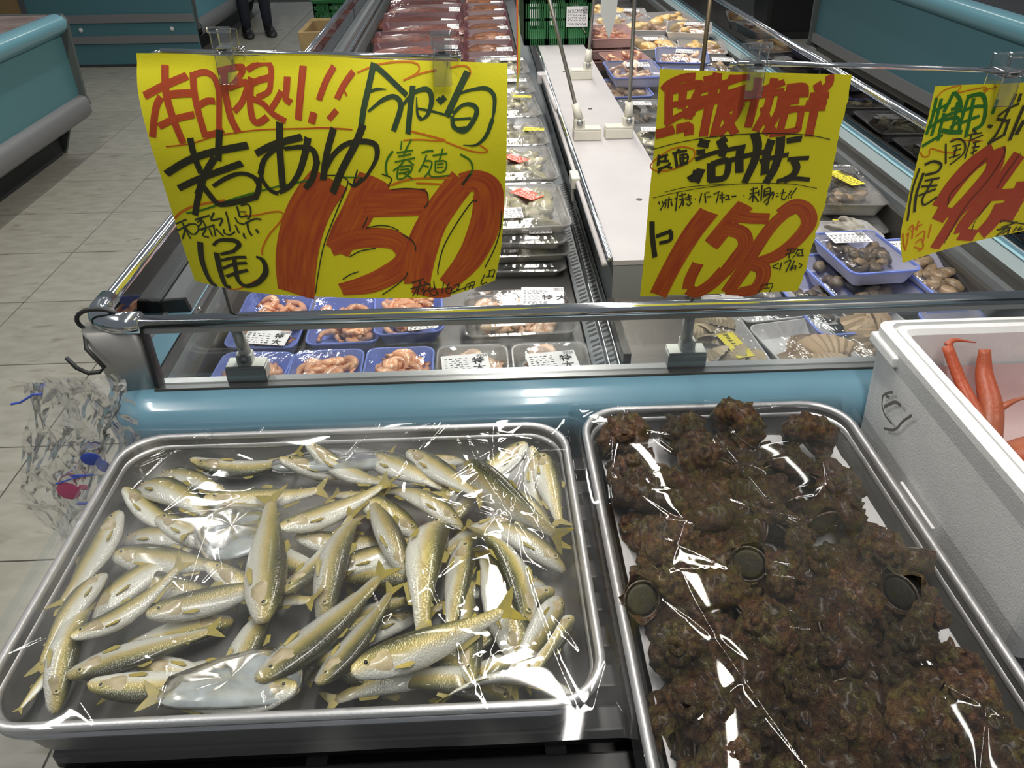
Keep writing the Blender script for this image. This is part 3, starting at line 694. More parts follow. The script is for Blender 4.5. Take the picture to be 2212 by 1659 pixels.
SHELLS = [(0.190,0.822,0,0),(0.190,0.846,0,1),(0.209,0.834,0,2),(0.259,0.859,0,3),(0.300,0.844,0,4),(0.347,0.883,0,5),(0.391,0.834,0,6),(0.441,0.860,0,7),(0.190,0.781,1,0),(0.227,0.781,1,1),(0.283,0.811,1,2),(0.355,0.812,1,3),(0.388,0.786,1,4),(0.449,0.792,1,5),(0.190,0.714,2,0),(0.240,0.745,2,1),(0.298,0.763,2,2),(0.341,0.744,2,3),(0.388,0.750,2,4),(0.436,0.743,2,5),(0.456,0.728,2,6),(0.190,0.749,3,0),(0.204,0.681,3,1),(0.259,0.702,3,2),(0.298,0.708,3,3),(0.339,0.690,3,4),(0.375,0.672,3,5),(0.437,0.692,3,6),(0.456,0.659,3,7),(0.190,0.638,4,0),(0.224,0.657,4,1),(0.264,0.663,4,2),(0.303,0.646,4,3),(0.348,0.633,4,4),(0.381,0.613,4,5),(0.422,0.601,4,6),(0.456,0.618,4,7),(0.190,0.591,5,0),(0.196,0.589,5,1),(0.238,0.603,5,2),(0.280,0.585,5,3),(0.321,0.599,5,4),(0.355,0.578,5,5),(0.397,0.566,5,6),(0.448,0.583,5,7),(0.190,0.543,6,0),(0.209,0.544,6,1),(0.241,0.537,6,2),(0.277,0.532,6,3),(0.318,0.515,6,4),(0.370,0.530,6,5),(0.418,0.543,6,6),(0.456,0.535,6,7),(0.190,0.505,7,0),(0.223,0.503,7,1),(0.259,0.482,7,2),(0.295,0.478,7,3),(0.337,0.484,7,4),(0.382,0.495,7,5),(0.421,0.490,7,6),(0.456,0.491,7,7),(0.190,0.466,8,0),(0.218,0.451,8,1),(0.263,0.449,8,2),(0.305,0.442,8,3),(0.357,0.457,8,4),(0.395,0.455,8,5),(0.434,0.455,8,6),(0.456,0.466,8,7),(0.190,0.425,9,0),(0.198,0.423,9,1),(0.235,0.416,9,2),(0.277,0.412,9,3),(0.324,0.421,9,4),(0.366,0.419,9,5),(0.410,0.424,9,6),(0.453,0.429,9,7),(0.456,0.432,9,8),(0.190,0.393,10,0),(0.211,0.391,10,1),(0.252,0.387,10,2),(0.298,0.386,10,3),(0.343,0.389,10,4),(0.385,0.391,10,5),(0.430,0.395,10,6),(0.456,0.402,10,7)]
ORD = ['first', 'second', 'third', 'fourth', 'fifth', 'sixth', 'seventh', 'eighth', 'ninth', 'tenth', 'eleventh']
SPECIAL = {(0, 5): ('turban shell at the back wall of the shell tray with its grey lid facing out', (R(100), R(10), R(150))),
           (0, 7): ('dark turban shell at the back right of the shell tray, leaning on the wall', (R(75), R(-20), R(200))),
           (0, 2): ('olive turban shell under the bright film glare, back left of shell tray', None),
           (2, 0): ('pale knobbly yellow brown turban shell touching the left rim of the shell tray', None),
           (3, 4): ('turban shell with its coiled tip pointing straight up, centre of the shell tray', (0, 0, R(40)))}
for i, (x, y, r_, c_) in enumerate(SHELLS):
    rr = random.Random(i * 31 + 3)
    lab, rot = SPECIAL.get((r_, c_), (None, None))
    if lab is None: lab = 'brown encrusted turban shell, %s row from the back wall, %s from the left rim' % (ORD[r_], ORD[c_])
    s_ = rr.uniform(.084, .097)
    root = thing('turban_shell', lab, 'turban shell', (x + rr.uniform(-.006, .006), y + rr.uniform(-.006, .006), .768 + (.016 if (r_ + c_) % 2 else -.012) + rr.uniform(-.004, .005)), group='turban shells in the tray', scale=s_)
    root.rotation_euler = rot or (rr.uniform(-1.0, 1.0), rr.uniform(-.9, .9), rr.uniform(0, 6.28))
    b_, o_, l_ = tvar[i % len(tvar)]
    obj('shell', b_, None, root); obj('operculum', o_, None, root); obj('shell_lip', l_, None, root)

# ------------------------------------------------------------------ cling film over both trays
def film(name, x0, x1, y0, y1, zr, m, lab, seed, nfold, nx=300, ny=240, bulge=.012, over=.03):
    rr = random.Random(seed)
    xs = np.linspace(x0 - over, x1 + over, nx + 1); ys = np.linspace(y0 - over, y1 + over, ny + 1)
    x, y = np.meshgrid(xs, ys, indexing='ij')
    e = np.hypot(np.maximum(np.maximum(x0 - x, x - x1), 0), np.maximum(np.maximum(y0 - y, y - y1), 0))
    ix = np.clip(np.minimum(x - x0, x1 - x) / (x1 - x0) * 2, 0, 1); iy = np.clip(np.minimum(y - y0, y1 - y) / (y1 - y0) * 2, 0, 1)
    z = zr + .0035 + bulge * (1 - (1 - ix) ** 3) * (1 - (1 - iy) ** 3) - .45 * e - 4 * e * e
    z += .0009 * np.sin(x * 31 + seed) * np.cos(y * 19 - x * 7 + seed)
    for _ in range(nfold):
        cx, cy = rr.uniform(x0, x1), rr.uniform(y0, y1); a = rr.uniform(0, math.pi); ca, sa = math.cos(a), math.sin(a)
        ln, wd, am, cv = rr.uniform(.02, .17), rr.uniform(.0016, .0040), rr.uniform(.0006, .0022) * rr.choice((1, 1, -1)), rr.uniform(-.8, .8)
        al = (x - cx) * ca + (y - cy) * sa; d = -(x - cx) * sa + (y - cy) * ca - cv * al * al
        z += am * np.exp(-np.abs(d) / wd) * np.clip(1 - (al / ln) ** 2, 0, 1) * np.clip(1 - e / .006, 0, 1)
    vs = np.stack([x, y, z], -1).reshape(-1, 3).tolist()
    n = ny + 1
    fs = [(i * n + j, (i + 1) * n + j, (i + 1) * n + j + 1, i * n + j + 1) for i in range(nx) for j in range(ny)]
    return tag(MB().add(vs, fs).build(name, m, None, True), lab, 'plastic film')
film('cling_film', -.511, .113, .448, .905, .781, cling, 'crinkled clear film stretched over the fish tray', 33, 90, bulge=.016, over=.028)
film('cling_film', .133, .527, .270, .935, .781, cling2, 'crinkled clear film stretched over the turban shell tray', 14, 60, 220, 340, bulge=.034, over=.010)

# ------------------------------------------------------------------ styrofoam box with crab legs
bx = thing('foam_box', 'open white styrofoam fish box beside the shell tray', 'foam box', (.79, .74, .702))
B = lambda k, z, r=.02: rrect(.46 - 2 * k, .445 - 2 * k, max(r - k * .3, .004), 5, z, .790, .737)
MB().loft([B(.022, .702), B(.012, .712), B(.004, .86), B(.0, .888), B(.0, .897), B(.006, .901), B(.013, .901), B(.013, .893), B(.018, .893), B(.018, .899), B(.028, .899), B(.034, .892), B(.040, .728), B(.046, .722)], True, True).build('box_body', foam, bx)
# moulded ledge blocks on the outer rim, carry recess
MB().bevbox(.555, .575, .88, .955, .868, .884, .003).build('rim_block', foam, bx)
ln = MB(); pts_ = []
for k, (kk, z) in enumerate(((.042, .845), (.044, .80), (.052, .762), (.09, .748), (.15, .744))):
    pts_.append([Vector((p.x, p.y, p.z + .003 * noise.noise(p * 40))) for p in B(kk, z)])
ln.loft(pts_, False, True); tag(ln.build('liner_sheet', bloody, None, True), 'wet pinkish film lining the inside of the styrofoam box', 'liner')
# handwritten mark on the left face
def mark_stroke(pts, wd, mt_, name):
    q = catmull(pts, 5); b = MB(); a = []; c = []
    for k, p in enumerate(q):
        t_ = (q[min(k + 1, len(q) - 1)] - q[max(k - 1, 0)]).normalized(); n_ = Vector((-1, 0, -.06)); s_ = t_.cross(n_).normalized() * wd / 2
        a += [p + s_, p - s_]
    b.add(a, [(2 * k, 2 * k + 1, 2 * k + 3, 2 * k + 2) for k in range(len(q) - 1)])
    return b.build(name, mt_, bx)
fx = lambda y, z: (.5632 - .0011 - (z - .80) * .055 , y, z)
pen = mat('grey_pen', (.16, .155, .14), .7)
mark_stroke([(0.5563, 0.8620, 0.8410), (0.5572, 0.8780, 0.8270), (0.5579, 0.8860, 0.8150)], 0.0041, pen, 'pen_mark')
mark_stroke([(0.5578, 0.8840, 0.8170), (0.5585, 0.8800, 0.8050), (0.5589, 0.8670, 0.7980), (0.5589, 0.8460, 0.7980)], 0.0036, pen, 'pen_mark')
mark_stroke([(0.5584, 0.8750, 0.8060), (0.5575, 0.8620, 0.8210), (0.5568, 0.8490, 0.8330), (0.5566, 0.8350, 0.8370)], 0.0051, pen, 'pen_mark')
mark_stroke([(0.5601, 0.8620, 0.7780), (0.5590, 0.8360, 0.7960), (0.5575, 0.8220, 0.8210), (0.5563, 0.8070, 0.8420)], 0.0041, pen, 'pen_mark')
mark_stroke([(0.5574, 0.8760, 0.8240), (0.5571, 0.8670, 0.8290)], 0.0046, pen, 'pen_mark')
MB().bevbox(.5600, .5645, .70, .79, .715, .742, .001).build('side_label', paperw, bx)
MB().box(.5592, .5600, .735, .750, .722, .732).build('label_stamp', rlabel, bx)
def crab_leg(lab, pts, rs, tip=None, tr=None):
    root = thing('crab_leg', lab, 'crab leg', pts[0], group='crab legs in the foam box')
    q = catmull(pts, 5); n = len(q); rr_ = [rs[min(int(k / (n - 1) * (len(rs) - 1)), len(rs) - 2)] + (rs[min(int(k / (n - 1) * (len(rs) - 1)) + 1, len(rs) - 1)] - rs[min(int(k / (n - 1) * (len(rs) - 1)), len(rs) - 2)]) * ((k / (n - 1) * (len(rs) - 1)) % 1 if k < n - 1 else 1) for k in range(n)]
    MB().tube(q, rr_, 10, sq=.7).build('upper_segment', crab_m, root, True)
    if tip:
        q2 = catmull(tip, 5); MB().tube(q2, [tr * (1 - k / (len(q2) - 1)) + .0008 for k in range(len(q2))], 8, sq=.75).build('claw_tip', crab_m, root, True)
    MB().ell(pts[0], (rs[0] * 1.05,) * 3, 8, 6).build('joint', crab_m, root, True)
    return root
crab_leg('thin crab leg with a hooked tip in the back left corner of the foam box', [(.655, .770, .790), (.660, .815, .818), (.652, .870, .850), (.640, .905, .886)], [.011, .011, .009, .008], [(.640, .905, .886), (.650, .908, .893), (.680, .905, .890)], .0055)
crab_leg('wide crab leg standing against the back wall of the foam box', [(.672, .800, .790), (.690, .845, .822), (.694, .885, .850), (.696, .905, .878)], [.018, .017, .012, .008], [(.688, .838, .815), (.715, .842, .833), (.742, .846, .838)], .0065)
crab_leg('thick crab leg lying across the foam box, rear one', [(.670, .770, .795), (.74, .785, .800), (.84, .79, .805), (.93, .78, .800)], [.020, .022, .020, .017])
crab_leg('thick crab leg lying across the foam box, middle one', [(.662, .725, .785), (.74, .738, .790), (.84, .742, .792), (.94, .735, .788)], [.018, .022, .020, .016])
crab_leg('thick crab leg lying across the foam box, front one', [(.650, .670, .778), (.74, .690, .780), (.84, .695, .782), (.94, .685, .780)], [.016, .020, .018, .015])
crab_leg('crab leg lying along the right side of the foam box', [(.90, .60, .780), (.91, .70, .790), (.90, .80, .820), (.89, .86, .830)], [.014, .017, .016, .012])

# ------------------------------------------------------------------ paper signs
def interp(poly, n):
    P_ = [Vector((a / 1000, b / 1000, 0)) for a, b in poly]; P_ = catmull(P_, 8)
    Ls = [0]
    for a, b in zip(P_, P_[1:]): Ls.append(Ls[-1] + (b - a).length)
    out = []
    for k in range(n + 1):
        s_ = Ls[-1] * k / n; i = 0
        while i < len(Ls) - 2 and Ls[i + 1] < s_: i += 1
        out.append(P_[i].lerp(P_[i + 1], (s_ - Ls[i]) / max(Ls[i + 1] - Ls[i], 1e-9)))
    return out
def surf1(x, z):
    t = min(max((1.262 - z) / .31, 0), 1.1); return .945 + .022 * max(0., 1 - t * 2.6) ** 2 + .035 * t ** 1.5 * ((x + .13) / .2) ** 2 + .004 * math.sin((x + .13) * 24) * (1 - t)
def surf2(x, z):
    t = min(max((1.25 - z) / .30, 0), 1.1); return .948 + .012 * t + .010 * t * t
def surf3(x, z):
    t = min(max((1.24 - z) / .28, 0), 1.2); return .945 + min(max(x - .55, -.2), .3) * (.05 + .22 * t)
def sign(lab, O, S_, g, torn=0.):
    nu, nv = 40, 32
    tp, bt, lf, rt_ = interp(O['top'], nu), interp(O['bot'], nu), interp(O['left'], nv), interp(O['right'], nv)
    if torn:
        for k in range(1, nv): rt_[k].x += random.uniform(-torn, torn)
    vs = []
    for j in range(nv + 1):
        v = j / nv
        for i in range(nu + 1):
            u = i / nu
            p = tp[i] * (1 - v) + bt[i] * v + lf[j] * (1 - u) + rt_[j] * u - (tp[0] * (1 - u) * (1 - v) + tp[-1] * u * (1 - v) + bt[0] * (1 - u) * v + bt[-1] * u * v)
            vs.append(Vector((p.x, g(p.x, p.y), p.y)))
    c = vs[len(vs) // 2]
    root = thing('paper_sign', lab, 'price sign', tuple(c), group='yellow handwritten price signs')
    n = nu + 1
    back = [v + Vector((0, .0003, 0)) for v in vs]; k0 = len(vs)
    fs = [(j * n + i, (j + 1) * n + i, (j + 1) * n + i + 1, j * n + i + 1) for j in range(nv) for i in range(nu)]
    MB().add(vs, fs).add(back, [f[::-1] for f in fs]).build('sheet', paper, root, True)
    byc = {}; cl = {}
    order = {'D': 0, 'D3': 0, 'R': 1, 'g2': 1, 'G': 2, 'H': 2, 'g': 3, 'O': 1, 'o': 1, 'r': 2, 'K': 4, 'K3': 4, 'k': 5, 'Kt': 5}
    for si, ln_ in enumerate(S_.strip().splitlines()):
        cc, ws, ps = ln_.split('|'); ws = [float(q) / 1000 for q in ws.split(',')]
        pts = [Vector((float(a.split(',')[0]) / 1000, float(a.split(',')[1]) / 1000, 0)) for a in ps.split()]
        nn = max(3, int(sum((b - a).length for a, b in zip(pts, pts[1:])) / .006 / max(1, len(pts) - 1)) + 2)
        q = catmull(pts, min(nn, 10)); m = len(q); off = .00035 + order[cc] * .00014 + (si % 40) * .000003
        xs_ = [p.x for p in pts]; zs_ = [p.y for p in pts]; m_ = max(ws) / 2 + .004
        bb_ = [min(xs_) - m_, max(xs_) + m_, min(zs_) - m_, max(zs_) + m_]; hit_ = None
        for key, q_ in cl.items():
            if key[0] == cc and bb_[0] < q_[1] and bb_[1] > q_[0] and bb_[2] < q_[3] and bb_[3] > q_[2]: hit_ = key
        if hit_ is None: hit_ = (cc, si); cl[hit_] = bb_
        else: q_ = cl[hit_]; cl[hit_] = [min(q_[0], bb_[0]), max(q_[1], bb_[1]), min(q_[2], bb_[2]), max(q_[3], bb_[3])]
        rr = byc.setdefault(hit_, ([], [], []))
        base = len(rr[0]); NC = 8 if max(ws) > .015 else 3
        tot = 0
        for k in range(m):
            f = k / (m - 1) * (len(ws) - 1) if len(ws) > 1 else 0; a = int(min(f, len(ws) - 2)) if len(ws) > 1 else 0
            wd = ws[0] if len(ws) == 1 else ws[a] + (ws[a + 1] - ws[a]) * (f - a)
            t_ = (q[min(k + 1, m - 1)] - q[max(k - 1, 0)]).normalized(); s_ = Vector((-t_.y, t_.x, 0))
            if k: tot += (q[k] - q[k - 1]).length
            ends = .0 if 0 < k < m - 1 else wd * .06
            for e in range(NC + 1):
                u = e / NC - .5; p = q[k] + s_ * (u * wd) + t_ * (ends * (1 if k else -1) * math.cos(u * 3 + si))
                rr[0].append(Vector((p.x, g(p.x, p.y) - off, p.y))); rr[2].append((u + .5 + si * .37, tot * 6 + si))
        for k in range(m - 1):
            for e in range(NC):
                i0 = base + k * (NC + 1) + e; rr[1].append((i0, i0 + 1, i0 + NC + 2, i0 + NC + 1))
    for cc, (v_, f_, uv_) in byc.items():
        nm, mm = INK[cc[0]]
        b = MB().add(v_, f_); o = b.build(nm, mm, root)
        ul = o.data.uv_layers.new(name='UVMap')
        for lp_ in o.data.loops: ul.data[lp_.index].uv = uv_[lp_.vertex_index]
    return root
O1 = {'top': [(-384.8, 1272.4), (-334.6, 1270.4), (-283.2, 1267.1), (-194.3, 1267.3), (-95.6, 1260.0), (36.4, 1255.4)], 'bot': [(-399.6, 968.2), (-350.3, 964.5), (-289.0, 963.6), (-215.4, 965.3), (-121.1, 962.9), (-60.1, 960.7), (-19.5, 967.1), (16.1, 977.3)], 'left': [(-384.8, 1272.4), (-390.7, 1235.4), (-391.1, 1186.5), (-391.3, 1126.3), (-394.5, 1057.5), (-399.6, 968.2)], 'right': [(36.4, 1255.4), (34.5, 1189.8), (32.3, 1125.0), (28.4, 1065.3), (24.4, 1019.6), (16.1, 977.3)]}
O2 = {'top': [(211.9, 1249.0), (281.1, 1245.3), (344.4, 1242.6), (440.0, 1238.5)], 'bot': [(218.6, 941.5), (279.3, 942.5), (355.1, 942.3), (441.1, 943.1)], 'left': [(211.9, 1249.0), (214.8, 1160.9), (215.5, 1091.0), (217.9, 1000.2), (218.6, 941.5)], 'right': [(440.0, 1238.5), (442.9, 1203.8), (442.3, 1171.4), (445.3, 1132.9), (446.8, 1090.0), (445.4, 1028.7), (444.6, 970.7), (441.1, 943.1)]}
O3 = {'top': [(541.6, 1224.4), (574.9, 1225.0), (618.0, 1224.9), (667.1, 1225.2)], 'bot': [(568.5, 992.9), (605.5, 999.6), (656.5, 1008.1), (709.2, 1013.4), (770.4, 1017.9)], 'left': [(541.6, 1224.4), (544.2, 1180.0), (545.6, 1130.5), (547.9, 1081.1), (552.8, 1033.2), (568.5, 992.9)], 'right': [(667.1, 1225.2), (698.4, 1157.6), (730.3, 1093.2), (770.4, 1017.9)]}
